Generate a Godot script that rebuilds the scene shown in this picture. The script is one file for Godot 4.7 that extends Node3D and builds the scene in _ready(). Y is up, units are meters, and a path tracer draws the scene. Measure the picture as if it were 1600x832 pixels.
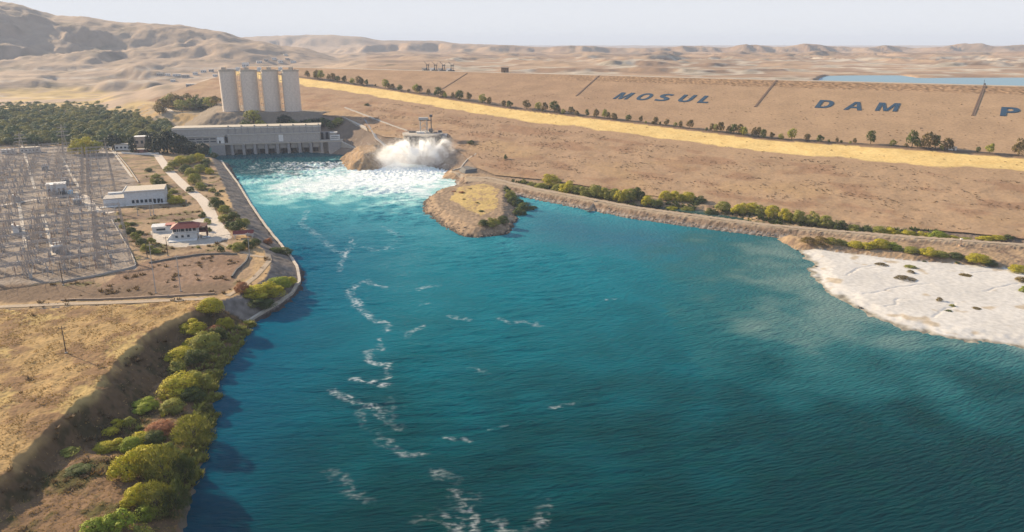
extends Node3D
# A dam across a valley seen from the air: river below the powerhouse, switchyard on the left bank, hills behind.
# Plan coordinates are Vector2(x, d) in metres: x to the right, d away from the camera (z = -d). Heights are metres above the river.

const DAM_O := Vector2(0, 1107.9)          # a point of the crest line
const DAM_A := Vector2(0.82785, -0.56095)  # along the crest
const DAM_N := Vector2(-0.56095, -0.82785) # down the face
const CREST := 91.0
const JET := Vector2(-108, 835)            # the bottom outlet, where the waves start
const TO_SUN := Vector3(-0.784, 0.380, -0.490)

class Mesa:
	var poly: PackedVector2Array
	var lo: Vector2
	var hi: Vector2
	var top: float
	var slope: float
	var kind: int
	var warp: float
	func _init(k: int, t: float, s: float, w: float, p: Array) -> void:
		kind = k; top = t; slope = s; warp = w
		poly = PackedVector2Array(p)
		lo = poly[0]; hi = poly[0]
		for q in poly:
			lo = lo.min(q); hi = hi.max(q)
		var reach := (t + 5.0) / s + w
		lo -= Vector2(reach, reach); hi += Vector2(reach, reach)

class Ridge:
	var dist: float
	var wide: float
	var pts: Array
	var rough: float
	var lump: bool
	func _init(d: float, w: float, r: float, p: Array, l := false) -> void:
		dist = d; wide = w; rough = r; pts = p; lump = l
	func height(u: float) -> float:
		if u <= pts[0].x: return pts[0].y
		for i in range(1, pts.size()):
			if u < pts[i].x:
				var t: float = (u - pts[i - 1].x) / (pts[i].x - pts[i - 1].x)
				t = t * t * (3.0 - 2.0 * t)
				return lerpf(pts[i - 1].y, pts[i].y, t)
		return pts[-1].y

enum { PAD, FIELD, SHELF, PLATFORM, BENCH, MOUND, SPUR, CAUSEWAY, TOE, RIGHTLAND, CHALK, CUT, BED }

var mesas: Array[Mesa] = []
var ridges: Array[Ridge] = []
var cracks: Array = []
var nz := {}
var M := {}
var used := {}
var rng := RandomNumberGenerator.new()
var cut_line: Array = []
var silt_poly: PackedVector2Array
var jet_poly: PackedVector2Array
var lot_poly: PackedVector2Array
var yard_poly: PackedVector2Array
var gold_poly: PackedVector2Array
var court_poly: PackedVector2Array
var calm_poly: PackedVector2Array

# ---------------------------------------------------------------- small helpers

func noise(seed_: int, freq: float, oct := 3, ridged := false) -> FastNoiseLite:
	var n := FastNoiseLite.new()
	n.seed = seed_
	n.noise_type = FastNoiseLite.TYPE_SIMPLEX_SMOOTH
	n.frequency = freq
	n.fractal_type = FastNoiseLite.FRACTAL_RIDGED if ridged else FastNoiseLite.FRACTAL_FBM
	n.fractal_octaves = oct
	return n

func lin(r: float, g: float, b: float) -> Color:
	return Color(r, g, b).linear_to_srgb()

func numbered(called: String) -> String:
	var k: int = used.get(called, 0)
	used[called] = k + 1
	return called if k == 0 else "%s_%03d" % [called, k]

func tag(o: Node, label: String, category: String, group := "", kind := "") -> void:
	if label: o.set_meta("label", label)
	if category: o.set_meta("category", category)
	if group: o.set_meta("group", group)
	if kind: o.set_meta("kind", kind)

func thing(called: String, label: String, category: String, at: Vector3, turn := 0.0, group := "") -> Node3D:
	var o := Node3D.new()
	o.name = numbered(called)
	add_child(o)
	o.position = at
	o.rotation.y = turn
	tag(o, label, category, group)
	return o

func put(mesh: Mesh, called: String, m: Material, parent: Node = null) -> MeshInstance3D:
	var o := MeshInstance3D.new()
	o.mesh = mesh
	o.material_override = m
	o.name = numbered(called) if parent == null else called
	(self if parent == null else parent).add_child(o, true)
	return o

func st_new() -> SurfaceTool:
	var st := SurfaceTool.new()
	st.begin(Mesh.PRIMITIVE_TRIANGLES)
	st.set_smooth_group(-1)
	return st

func done(st: SurfaceTool, called: String, m: Material, parent: Node = null) -> MeshInstance3D:
	st.generate_normals()
	return put(st.commit(), called, m, parent)

func quad(st: SurfaceTool, a: Vector3, b: Vector3, c: Vector3, d: Vector3) -> void:
	for p in [a, b, c, a, c, d]: st.add_vertex(p)

func hexa(st: SurfaceTool, p: Array) -> void:   # eight corners: bottom 0-3 (x-z-, x+z-, x+z+, x-z+), top 4-7
	quad(st, p[0], p[1], p[2], p[3]); quad(st, p[7], p[6], p[5], p[4])
	quad(st, p[4], p[5], p[1], p[0]); quad(st, p[5], p[6], p[2], p[1])
	quad(st, p[6], p[7], p[3], p[2]); quad(st, p[7], p[4], p[0], p[3])

func box(st: SurfaceTool, c: Vector3, s: Vector3, turn := 0.0) -> void:
	var p := []
	var b := Basis(Vector3.UP, turn)
	for y in [-0.5, 0.5]:
		for q in [[-0.5, -0.5], [0.5, -0.5], [0.5, 0.5], [-0.5, 0.5]]:
			p.append(c + b * Vector3(q[0] * s.x, y * s.y, q[1] * s.z))
	hexa(st, p)

func bar(st: SurfaceTool, a: Vector3, b: Vector3, r: float, n := 4, r2 := -1.0) -> void:
	if r2 < 0.0: r2 = r
	var d := (b - a).normalized()
	var e := d.cross(Vector3.RIGHT if absf(d.x) < 0.8 else Vector3.FORWARD).normalized()
	var f := d.cross(e)
	for i in n:
		var t0 := TAU * i / n
		var t1 := TAU * (i + 1) / n
		var v0 := e * cos(t0) + f * sin(t0)
		var v1 := e * cos(t1) + f * sin(t1)
		quad(st, a + v1 * r, b + v1 * r2, b + v0 * r2, a + v0 * r)

func lathe(st: SurfaceTool, prof: Array, n: int, c := Vector3.ZERO) -> void:   # profile of Vector2(radius, height) from bottom to top
	for i in n:
		var t0 := TAU * i / n
		var t1 := TAU * (i + 1) / n
		for k in prof.size() - 1:
			var p: Vector2 = prof[k]
			var q: Vector2 = prof[k + 1]
			var a := c + Vector3(cos(t0) * p.x, p.y, sin(t0) * p.x)
			var b := c + Vector3(cos(t1) * p.x, p.y, sin(t1) * p.x)
			var e := c + Vector3(cos(t1) * q.x, q.y, sin(t1) * q.x)
			var f := c + Vector3(cos(t0) * q.x, q.y, sin(t0) * q.x)
			quad(st, a, b, e, f)

func block(parent: Node, called: String, c: Vector3, s: Vector3, m: Material, turn := 0.0) -> MeshInstance3D:
	var st := st_new()
	box(st, c, s, turn)
	return done(st, called, m, parent)

func sdist(p: Vector2, poly: PackedVector2Array) -> float:   # negative inside
	var n := poly.size()
	var best := 1e12
	var inside := false
	var b := poly[n - 1]
	for i in n:
		var a := poly[i]
		var e := b - a
		var w := p - a
		var q := w - e * clampf(w.dot(e) / e.length_squared(), 0.0, 1.0)
		best = minf(best, q.length_squared())
		if (a.y > p.y) != (b.y > p.y) and p.x < e.x * (p.y - a.y) / e.y + a.x:
			inside = not inside
		b = a
	return -sqrt(best) if inside else sqrt(best)

func line_dist(p: Vector2, pts: Array) -> float:
	var best := 1e12
	for i in pts.size() - 1:
		var a: Vector2 = pts[i]
		var e: Vector2 = pts[i + 1] - a
		var w := p - a
		best = minf(best, (w - e * clampf(w.dot(e) / e.length_squared(), 0.0, 1.0)).length_squared())
	return sqrt(best)

func ss(a: float, b: float, x: float) -> float:
	return smoothstep(a, b, x)

func ordinal(k: int) -> String:
	var small := ["", "first", "second", "third", "fourth", "fifth", "sixth", "seventh", "eighth", "ninth", "tenth", "eleventh", "twelfth", "thirteenth", "fourteenth", "fifteenth", "sixteenth", "seventeenth", "eighteenth", "nineteenth"]
	if k < 20: return small[k]
	var tens := ["", "", "twent", "thirt", "fort", "fift", "sixt", "sevent", "eight", "ninet"]
	if k % 10 == 0: return tens[k / 10] + "ieth"
	return tens[k / 10] + "y-" + small[k % 10]

# ---------------------------------------------------------------- materials

func grain(seed_: int, freq: float, lo: float, hi: float, oct := 4, size := 512) -> NoiseTexture2D:
	var t := NoiseTexture2D.new()
	t.width = size; t.height = size
	t.seamless = true
	t.noise = noise(seed_, freq, oct)
	var g := Gradient.new()
	g.set_color(0, Color(lo, lo, lo)); g.set_color(1, Color(hi, hi, hi))
	t.color_ramp = g
	return t

func flat(r: float, g: float, b: float, rough := 0.85) -> StandardMaterial3D:
	var m := StandardMaterial3D.new()
	m.albedo_color = lin(r, g, b)
	m.roughness = rough
	m.metallic_specular = 0.3
	return m

func rough(r: float, g: float, b: float, tex: Texture2D, tile: float, bump := 0.0, rgh := 0.9) -> StandardMaterial3D:
	var m := flat(r, g, b, rgh)
	m.albedo_texture = tex
	m.uv1_triplanar = true
	m.uv1_world_triplanar = true
	m.uv1_scale = Vector3.ONE / tile
	if bump > 0.0:
		m.heightmap_enabled = true
		m.heightmap_texture = M.t_height
		m.heightmap_scale = bump * 100.0
	return m

func land(tile: float, bump: float) -> StandardMaterial3D:
	var m := rough(1, 1, 1, M.t_soil, tile, bump, 0.95)
	m.vertex_color_use_as_albedo = true
	m.detail_enabled = true
	m.detail_albedo = M.t_patch
	m.detail_blend_mode = BaseMaterial3D.BLEND_MODE_MUL
	m.detail_uv_layer = BaseMaterial3D.DETAIL_UV_2
	m.uv2_triplanar = true
	m.uv2_world_triplanar = true
	m.uv2_scale = Vector3.ONE / (tile * 6.3)
	m.metallic_specular = 0.2
	return m

func leaf_mat(r: float, g: float, b: float) -> StandardMaterial3D:
	var m := flat(r, g, b, 0.7)
	m.vertex_color_use_as_albedo = true
	m.cull_mode = BaseMaterial3D.CULL_DISABLED
	m.backlight_enabled = true
	m.backlight = Color(0.7, 0.7, 0.5)
	m.metallic_specular = 0.25
	return m

func make_materials() -> void:
	M.t_soil = grain(11, 0.02, 0.84, 1.0, 5)
	M.t_patch = grain(12, 0.012, 0.87, 1.0, 4)
	M.t_height = grain(13, 0.035, 0.0, 1.0, 5)
	M.t_conc = grain(14, 0.015, 0.86, 1.0, 5)
	M.t_riprap = grain(15, 0.09, 0.45, 1.0, 2)
	M.land = land(37.0, 0.22)
	M.chalk = rough(1, 1, 1, M.t_conc, 29.0, 0.03)
	M.chalk.vertex_color_use_as_albedo = true
	M.dam = land(41.0, 0.16)
	M.hills = land(520.0, 1.2)
	M.concrete = rough(0.42, 0.39, 0.36, M.t_conc, 23.0)
	M.concrete_warm = rough(0.46, 0.41, 0.35, M.t_conc, 31.0)
	M.concrete_grey = rough(0.33, 0.32, 0.32, M.t_conc, 17.0)
	M.concrete_dark = rough(0.15, 0.145, 0.14, M.t_conc, 13.0)
	M.white = rough(0.72, 0.71, 0.69, M.t_conc, 19.0)
	M.roof = rough(0.5, 0.44, 0.36, M.t_conc, 15.0)
	M.red_roof = rough(0.20, 0.045, 0.04, M.t_conc, 5.0, 0.0, 0.6)
	M.pink = rough(0.45, 0.2, 0.17, M.t_conc, 7.0)
	M.road = rough(0.55, 0.48, 0.41, M.t_soil, 19.0)
	M.track = rough(0.38, 0.3, 0.22, M.t_soil, 15.0)
	M.dark = flat(0.03, 0.03, 0.035, 0.5)
	M.steel = flat(0.36, 0.35, 0.34, 0.5)
	M.steel_dark = flat(0.08, 0.08, 0.085, 0.5)
	M.wood = flat(0.09, 0.07, 0.055)
	M.trunk = flat(0.10, 0.075, 0.055)
	M.insulator = flat(0.27, 0.17, 0.13, 0.4)
	M.glass = flat(0.03, 0.045, 0.06, 0.15)
	M.rock = rough(0.36, 0.265, 0.2, M.t_soil, 4.0)
	M.rock_dark = flat(0.07, 0.065, 0.06)
	M.letter = rough(0.018, 0.055, 0.105, M.t_soil, 9.0)
	M.blue = flat(0.35, 0.5, 0.62, 0.6)
	M.leaf_y = leaf_mat(0.42, 0.37, 0.035)
	M.leaf_g = leaf_mat(0.25, 0.30, 0.035)
	M.leaf_o = leaf_mat(0.27, 0.27, 0.06)
	M.leaf_d = leaf_mat(0.09, 0.115, 0.035)
	M.leaf_r = leaf_mat(0.34, 0.15, 0.08)
	M.leaf_t = leaf_mat(0.22, 0.165, 0.065)
	M.leaf_b = leaf_mat(0.15, 0.115, 0.05)
	M.leaf_c = leaf_mat(0.018, 0.032, 0.022)
	M.straw = leaf_mat(0.42, 0.275, 0.115)

# ---------------------------------------------------------------- the shape of the ground

func lay_out() -> void:
	nz.a = noise(1, 1.0 / 14.0, 3)
	nz.b = noise(2, 1.0 / 45.0, 3)
	nz.c = noise(3, 1.0 / 4.5, 3)
	nz.big = noise(4, 1.0 / 180.0, 4)
	nz.gully = noise(5, 1.0 / 760.0, 2, true)
	nz.rug = noise(24, 1.0 / 210.0, 3, true)
	nz.mound = noise(22, 1.0 / 420.0, 3)
	nz.mound2 = noise(23, 1.0 / 1100.0, 3)
	nz.gully2 = noise(6, 1.0 / 1300.0, 4, true)
	nz.wave = noise(7, 1.0, 2)
	nz.wave2 = noise(8, 1.0, 2)
	nz.swirl = noise(9, 1.0 / 38.0, 4)
	nz.gust = noise(10, 1.0 / 120.0, 3)
	nz.rill = noise(21, 1.0 / 7.0, 3, true)
	cut_line = [Vector2(-225.7, 219.4), Vector2(-185.2, 218.6), Vector2(-133.7, 223.8), Vector2(-55.2, 257.9), Vector2(-6.9, 274.1), Vector2(21.9, 272.8), Vector2(59.5, 278.1), Vector2(89, 272.1), Vector2(134.9, 298.2), Vector2(177.9, 328.4), Vector2(211.1, 340.5), Vector2(266.4, 337.6), Vector2(369.7, 342.4), Vector2(508.3, 352.4), Vector2(635.8, 339)]
	mesas.append(Mesa.new(PAD, 9.0, 0.5, 0.8, [Vector2(-344.3, 806.1), Vector2(-264.3, 637.2), Vector2(-220.5, 544.4), Vector2(-188.7, 483), Vector2(-169.9, 448.8), Vector2(-154.5, 421.6), Vector2(-143.8, 401.2), Vector2(-136.8, 374.3), Vector2(-136.8, 355.7), Vector2(-140.8, 340.6), Vector2(-146.7, 333), Vector2(-221.7, 324), Vector2(-385.3, 303.1), Vector2(-1500, 700), Vector2(-1500, 1400), Vector2(-560, 1400), Vector2(-410.6, 846.3)]))
	mesas.append(Mesa.new(FIELD, 12.5, 0.62, 1.6, [Vector2(-225, 313), Vector2(-150.3, 323.6), Vector2(-149.1, 314.7), Vector2(-150.8, 308.8), Vector2(-156.4, 297.6), Vector2(-159.4, 282.7), Vector2(-157.4, 264), Vector2(-154.6, 246.8), Vector2(-152, 228), Vector2(-153, 212.3), Vector2(-152.1, 194.7), Vector2(-148.5, 176.4), Vector2(-158.6, 145.3), Vector2(-330, 150), Vector2(-398.6, 290.7)]))
	mesas.append(Mesa.new(SHELF, 2.6, 0.4, 2.2, [Vector2(-133.5, 318.9), Vector2(-133.3, 300.8), Vector2(-130.1, 278.5), Vector2(-127.3, 260.1), Vector2(-122.8, 243.7), Vector2(-116.9, 229), Vector2(-110.9, 207.6), Vector2(-107.7, 194.5), Vector2(-104.1, 179.6), Vector2(-100.6, 164.6), Vector2(-95.8, 143.3), Vector2(-330, 110), Vector2(-330, 330)]))
	mesas.append(Mesa.new(SHELF, 6.5, 0.35, 2.5, [Vector2(-131.6, 193.9), Vector2(-117.3, 180.4), Vector2(-111.7, 168.3), Vector2(-109.6, 155), Vector2(-104, 136.9), Vector2(-330, 120), Vector2(-330, 250)]))
	mesas.append(Mesa.new(PLATFORM, 40.0, 0.55, 1.5, [Vector2(-420.3, 1020.2), Vector2(-363.9, 1020.2), Vector2(-303.1, 1030.2), Vector2(-252.2, 1040.4), Vector2(-289.3, 1361.2), Vector2(-501.5, 2195.3), Vector2(-888.3, 2897.7), Vector2(-1162.4, 2897.7)]))
	mesas.append(Mesa.new(BENCH, 26.0, 0.33, 3.0, [Vector2(-568.2, 1175.5), Vector2(-468.1, 1153.1), Vector2(-722.3, 1797.2), Vector2(-867.7, 1721.9), Vector2(-777.8, 1474.1)]))
	mesas.append(Mesa.new(MOUND, 15.0, 0.75, 2.5, [Vector2(-187.4, 852.7), Vector2(-170.9, 875.7), Vector2(-156.3, 825.6), Vector2(-166.4, 790.3)]))
	mesas.append(Mesa.new(SPUR, 5.2, 0.5, 1.6, [Vector2(-59.8, 650.7), Vector2(-26.2, 680.2), Vector2(-9.1, 660.2), Vector2(-6.6, 541.9), Vector2(-12.2, 502.3), Vector2(-27.5, 498.4), Vector2(-46.7, 533), Vector2(-63.9, 574.9), Vector2(-67.2, 612)]))
	mesas.append(Mesa.new(CAUSEWAY, 5.0, 0.55, 0.8, [Vector2(-48.5, 705.3), Vector2(-22.6, 705.3), Vector2(0, 677.4), Vector2(29.6, 642.4), Vector2(69.6, 602.4), Vector2(105.2, 566.9), Vector2(150.2, 537.2), Vector2(190.9, 510.3), Vector2(231.1, 493.1), Vector2(269.9, 478.7), Vector2(343.6, 455.3), Vector2(426.2, 428.1), Vector2(418.5, 419.7), Vector2(337, 445.9), Vector2(263.6, 466.7), Vector2(225.7, 480.5), Vector2(186.9, 498.7), Vector2(146.3, 522.4), Vector2(102.4, 550.5), Vector2(67.6, 584.1), Vector2(28.7, 621.8), Vector2(0, 651.6), Vector2(-24.9, 677.4), Vector2(-44.8, 677.4)]))
	mesas.append(Mesa.new(TOE, 4.6, 0.5, 2.0, [Vector2(-63.4, 730), Vector2(-19.2, 696.8), Vector2(18.5, 669.6), Vector2(58.1, 629.5), Vector2(109.5, 591.1), Vector2(159, 571.1), Vector2(196.4, 526.1), Vector2(243.7, 500.3), Vector2(357.3, 475), Vector2(466.4, 448.8), Vector2(900, 380), Vector2(900, 700), Vector2(-60, 860)]))
	mesas.append(Mesa.new(RIGHTLAND, 3.6, 0.35, 1.5, [Vector2(198.7, 480.5), Vector2(267.4, 473.6), Vector2(340.8, 450.8), Vector2(446, 427.1), Vector2(418.3, 398.1), Vector2(327.7, 409.5), Vector2(282.1, 424.3), Vector2(247.7, 435.7), Vector2(224.3, 447.7), Vector2(201.2, 461.9)]))
	mesas.append(Mesa.new(CHALK, 1.5, 0.12, 2.4, [Vector2(204.3, 458.2), Vector2(202.4, 420.2), Vector2(192.7, 403.3), Vector2(188.3, 368.7), Vector2(194, 344.7), Vector2(200, 325), Vector2(217.6, 315.9), Vector2(242.3, 306.4), Vector2(316.8, 291.1), Vector2(436.2, 416.2), Vector2(336, 420.2), Vector2(290.2, 437), Vector2(254.9, 448.9), Vector2(230.9, 461.3)]))
	cracks = [[Vector2(193.6, 363.4), Vector2(203.8, 367.6), Vector2(216.6, 375.2), Vector2(227.4, 378.5), Vector2(238.5, 380.8)], [Vector2(195.7, 344.7), Vector2(203.3, 348.5), Vector2(208.1, 356.3), Vector2(214.2, 357.3)], [Vector2(209.9, 328.4), Vector2(218.8, 335.4), Vector2(228.7, 342.8), Vector2(235.2, 350.4)], [Vector2(197.6, 397.2), Vector2(216.2, 412.3), Vector2(234.7, 421.6)], [Vector2(258, 409.7), Vector2(268.2, 400.8), Vector2(293.7, 404.6)], [Vector2(262.9, 368.7), Vector2(279.4, 377.4), Vector2(294.2, 383)]]
	silt_poly = PackedVector2Array([Vector2(166.9, 465), Vector2(205.6, 465), Vector2(200.5, 421), Vector2(186.9, 372.9), Vector2(193.1, 329.6), Vector2(199, 317.1), Vector2(174.5, 305.4), Vector2(138.4, 313.1), Vector2(131.9, 333.9), Vector2(152.2, 357.4), Vector2(149.9, 401.7)])
	jet_poly = PackedVector2Array([Vector2(-181.9, 781), Vector2(-198.7, 748.4), Vector2(-220.6, 729.3), Vector2(-238, 690.4), Vector2(-234.7, 661.4), Vector2(-207.9, 643.3), Vector2(-164.9, 637.5), Vector2(-141.4, 652.2), Vector2(-104.2, 626.1), Vector2(-81.1, 626.1), Vector2(-60.9, 697.2), Vector2(-55.9, 764.4), Vector2(-76, 835.2), Vector2(-153.8, 845)])
	calm_poly = PackedVector2Array([Vector2(0, 584.2), Vector2(52.2, 560.6), Vector2(139.3, 493.9), Vector2(199.6, 469.9), Vector2(183.3, 389.7), Vector2(134.5, 401.7), Vector2(83.9, 442), Vector2(22, 465), Vector2(2.3, 499.4)])
	lot_poly = PackedVector2Array([Vector2(-218.2, 401.2), Vector2(-199, 420.2), Vector2(-166.1, 411.9), Vector2(-152.9, 386.1), Vector2(-152.4, 347.5), Vector2(-197.4, 340.6), Vector2(-213.8, 340.6), Vector2(-225.2, 380.1)])
	yard_poly = PackedVector2Array([Vector2(-524.9, 914.4), Vector2(-346, 643.4), Vector2(-309.5, 533.2), Vector2(-240.6, 426), Vector2(-215.9, 386.1), Vector2(-245, 362.1), Vector2(-288, 347.5), Vector2(-358.2, 374.3), Vector2(-758.5, 835.9)])
	court_poly = PackedVector2Array([Vector2(-249.5, 470.5), Vector2(-234.4, 502), Vector2(-228.5, 516.1), Vector2(-209.5, 492.3), Vector2(-187, 453.7), Vector2(-194.2, 437.9), Vector2(-213.5, 430.4), Vector2(-234.4, 444.1)])
	gold_poly = PackedVector2Array([Vector2(-50, 647.5), Vector2(-26.3, 666.8), Vector2(-13, 641.3), Vector2(-12.5, 560.3), Vector2(-23.8, 533), Vector2(-40.9, 565.1), Vector2(-54, 595.6)])
	# far ridges: how far, how wide, how rough, then (direction, height) along each
	ridges.append(Ridge.new(3000, 720, 0.4, [Vector2(-0.9695, 397.4), Vector2(-0.8062, 336), Vector2(-0.6819, 295.4), Vector2(-0.5996, 249.7), Vector2(-0.5154, 222.9), Vector2(-0.4557, 213.2), Vector2(-0.4051, 191.2), Vector2(-0.3462, 151.8), Vector2(-0.3037, 127), Vector2(-0.2097, 62)]))
	ridges.append(Ridge.new(2250, 260, 0.6, [Vector2(-1.0020, 98.3), Vector2(-0.7854, 87), Vector2(-0.6985, 83.3), Vector2(-0.6473, 70), Vector2(-0.5868, 60.6), Vector2(-0.5243, 77.6), Vector2(-0.4866, 53), Vector2(-0.4389, 45.3), Vector2(-0.3987, 56.8), Vector2(-0.3342, 30.1)]))
	ridges.append(Ridge.new(1480, 170, 0.2, [Vector2(-0.5861, 19.2), Vector2(-0.5310, 35.8), Vector2(-0.4761, 53.6), Vector2(-0.4404, 58.6), Vector2(-0.3999, 68.7), Vector2(-0.3329, 83.8), Vector2(-0.2893, 80), Vector2(-0.2461, 67.5)]))
	ridges.append(Ridge.new(2080, 90, 0.5, [Vector2(-1.0532, 51.9), Vector2(-0.8763, 62.4), Vector2(-0.7016, 57.2), Vector2(-0.6657, 66), Vector2(-0.6357, 58.9), Vector2(-0.5973, 46.6), Vector2(-0.5568, 58.9), Vector2(-0.5114, 78.2), Vector2(-0.4861, 66), Vector2(-0.4564, 51.9), Vector2(-0.4219, 43.1), Vector2(-0.3958, 37.8)], true))
	ridges.append(Ridge.new(1830, 55, 0.45, [Vector2(-1.0583, 33.5), Vector2(-0.8360, 46), Vector2(-0.7044, 42.9), Vector2(-0.6593, 52.2), Vector2(-0.6211, 39.7), Vector2(-0.5819, 35), Vector2(-0.5409, 49.1), Vector2(-0.4972, 46), Vector2(-0.4673, 35), Vector2(-0.4318, 38.2), Vector2(-0.3968, 33.5)], true))
	ridges.append(Ridge.new(3700, 160, 0.5, [Vector2(-0.4359, 70.5), Vector2(-0.3646, 119.7), Vector2(-0.3212, 119.7), Vector2(-0.2782, 101.3), Vector2(-0.2091, 76.6), Vector2(-0.1565, 101.3), Vector2(-0.0871, 79.7), Vector2(-0.0348, 92.1), Vector2(0.0436, 70.5), Vector2(0.1309, 55), Vector2(0.2623, 36.3)], true))
	ridges.append(Ridge.new(6200, 800, 0.3, [Vector2(-0.4776, 106.3), Vector2(-0.3892, 183.2), Vector2(-0.3370, 203.5), Vector2(-0.2590, 218.8), Vector2(-0.2074, 198.5), Vector2(-0.1731, 167.8), Vector2(-0.1039, 167.8), Vector2(-0.0693, 142.3), Vector2(-0.0087, 132), Vector2(0.0521, 101.2), Vector2(0.1739, 75.4)]))
	ridges.append(Ridge.new(4900, 150, 0.45, [Vector2(-0.2785, 75), Vector2(-0.2257, 115.8), Vector2(-0.1734, 140.1), Vector2(-0.1386, 152.2), Vector2(-0.0953, 148.2), Vector2(-0.0607, 132), Vector2(0.0000, 115.8), Vector2(0.0521, 103.6), Vector2(0.1741, 75)], true))
	ridges.append(Ridge.new(4400, 110, 0.42, [Vector2(-0.1394, 66.2), Vector2(-0.0695, 110.1), Vector2(-0.0087, 132), Vector2(0.0434, 121.1), Vector2(0.0867, 132), Vector2(0.1389, 117.4), Vector2(0.1910, 113.8), Vector2(0.2429, 128.4), Vector2(0.2865, 117.4), Vector2(0.3207, 139.3), Vector2(0.3645, 121.1), Vector2(0.3986, 142.9), Vector2(0.4425, 124.7), Vector2(0.4775, 117.4), Vector2(0.5116, 132), Vector2(0.5470, 113.8), Vector2(0.5815, 121.1), Vector2(0.6066, 142.9), Vector2(0.6324, 146.5), Vector2(0.6594, 124.7), Vector2(0.6936, 135.6), Vector2(0.7793, 153.8), Vector2(0.9529, 146.5)], true))
	ridges.append(Ridge.new(3100, 60, 0.42, [Vector2(-0.1572, 64.9), Vector2(-0.0872, 83), Vector2(-0.0348, 90.8), Vector2(0.0000, 101.1), Vector2(0.0523, 85.6), Vector2(0.1043, 106.3), Vector2(0.1567, 90.8), Vector2(0.2086, 108.9), Vector2(0.2612, 93.4), Vector2(0.3130, 106.3), Vector2(0.3657, 90.8), Vector2(0.4172, 108.9), Vector2(0.4700, 96), Vector2(0.5217, 106.3), Vector2(0.5663, 85.6), Vector2(0.6263, 101.1), Vector2(0.6956, 106.3), Vector2(0.7833, 96), Vector2(0.9559, 111.4)], true))
	ridges.append(Ridge.new(2350, 38, 0.45, [Vector2(-0.1397, 81.1), Vector2(-0.0698, 87), Vector2(-0.0087, 92.9), Vector2(0.0348, 98.8), Vector2(0.0698, 89), Vector2(0.1132, 102.7), Vector2(0.1656, 94.9), Vector2(0.2002, 104.7), Vector2(0.2528, 92.9), Vector2(0.2874, 98.8), Vector2(0.3402, 89), Vector2(0.3834, 96.8), Vector2(0.4362, 87), Vector2(0.4879, 96.8), Vector2(0.5408, 89), Vector2(0.5925, 96.8), Vector2(0.6355, 102.7), Vector2(0.6972, 94.9), Vector2(0.7833, 104.7), Vector2(0.9584, 96.8)], true))
	ridges.append(Ridge.new(1760, 22, 0.6, [Vector2(-0.1748, 88), Vector2(-0.0875, 83.5), Vector2(-0.0175, 83.5), Vector2(0.0262, 90.9), Vector2(0.0611, 95.4), Vector2(0.0961, 88), Vector2(0.1396, 98.3), Vector2(0.2008, 95.4), Vector2(0.2272, 88), Vector2(0.2707, 92.4), Vector2(0.3235, 86.5), Vector2(0.3756, 90.9), Vector2(0.4286, 83.5), Vector2(0.4725, 82.1), Vector2(0.5423, 83.5), Vector2(0.5853, 90.9), Vector2(0.6458, 96.8), Vector2(0.6812, 92.4), Vector2(0.7431, 86.5), Vector2(0.9604, 93.9)], true))
	ridges.append(Ridge.new(1420, 15, 0.5, [Vector2(-0.0175, 83.3), Vector2(0.0438, 88.1), Vector2(0.0875, 90.5), Vector2(0.1314, 86.9), Vector2(0.1750, 91.7), Vector2(0.2276, 89.3), Vector2(0.2803, 85.7), Vector2(0.3327, 88.1), Vector2(0.3855, 85.7), Vector2(0.4122, 80.9), Vector2(0.4389, 77.3)], true))

func dam_sw(p: Vector2) -> Vector2:
	var q := p - DAM_O
	return Vector2(q.dot(DAM_A), q.dot(DAM_N))

func dam_at(s: float, w: float) -> Vector2:
	return DAM_O + DAM_A * s + DAM_N * w

func dam_end(s: float) -> float:
	if s <= cut_line[0].x: return cut_line[0].y
	for i in range(1, cut_line.size()):
		if s < cut_line[i].x:
			return lerpf(cut_line[i - 1].y, cut_line[i].y, (s - cut_line[i - 1].x) / maxf(0.1, cut_line[i].x - cut_line[i - 1].x))
	return cut_line[-1].y

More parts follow.
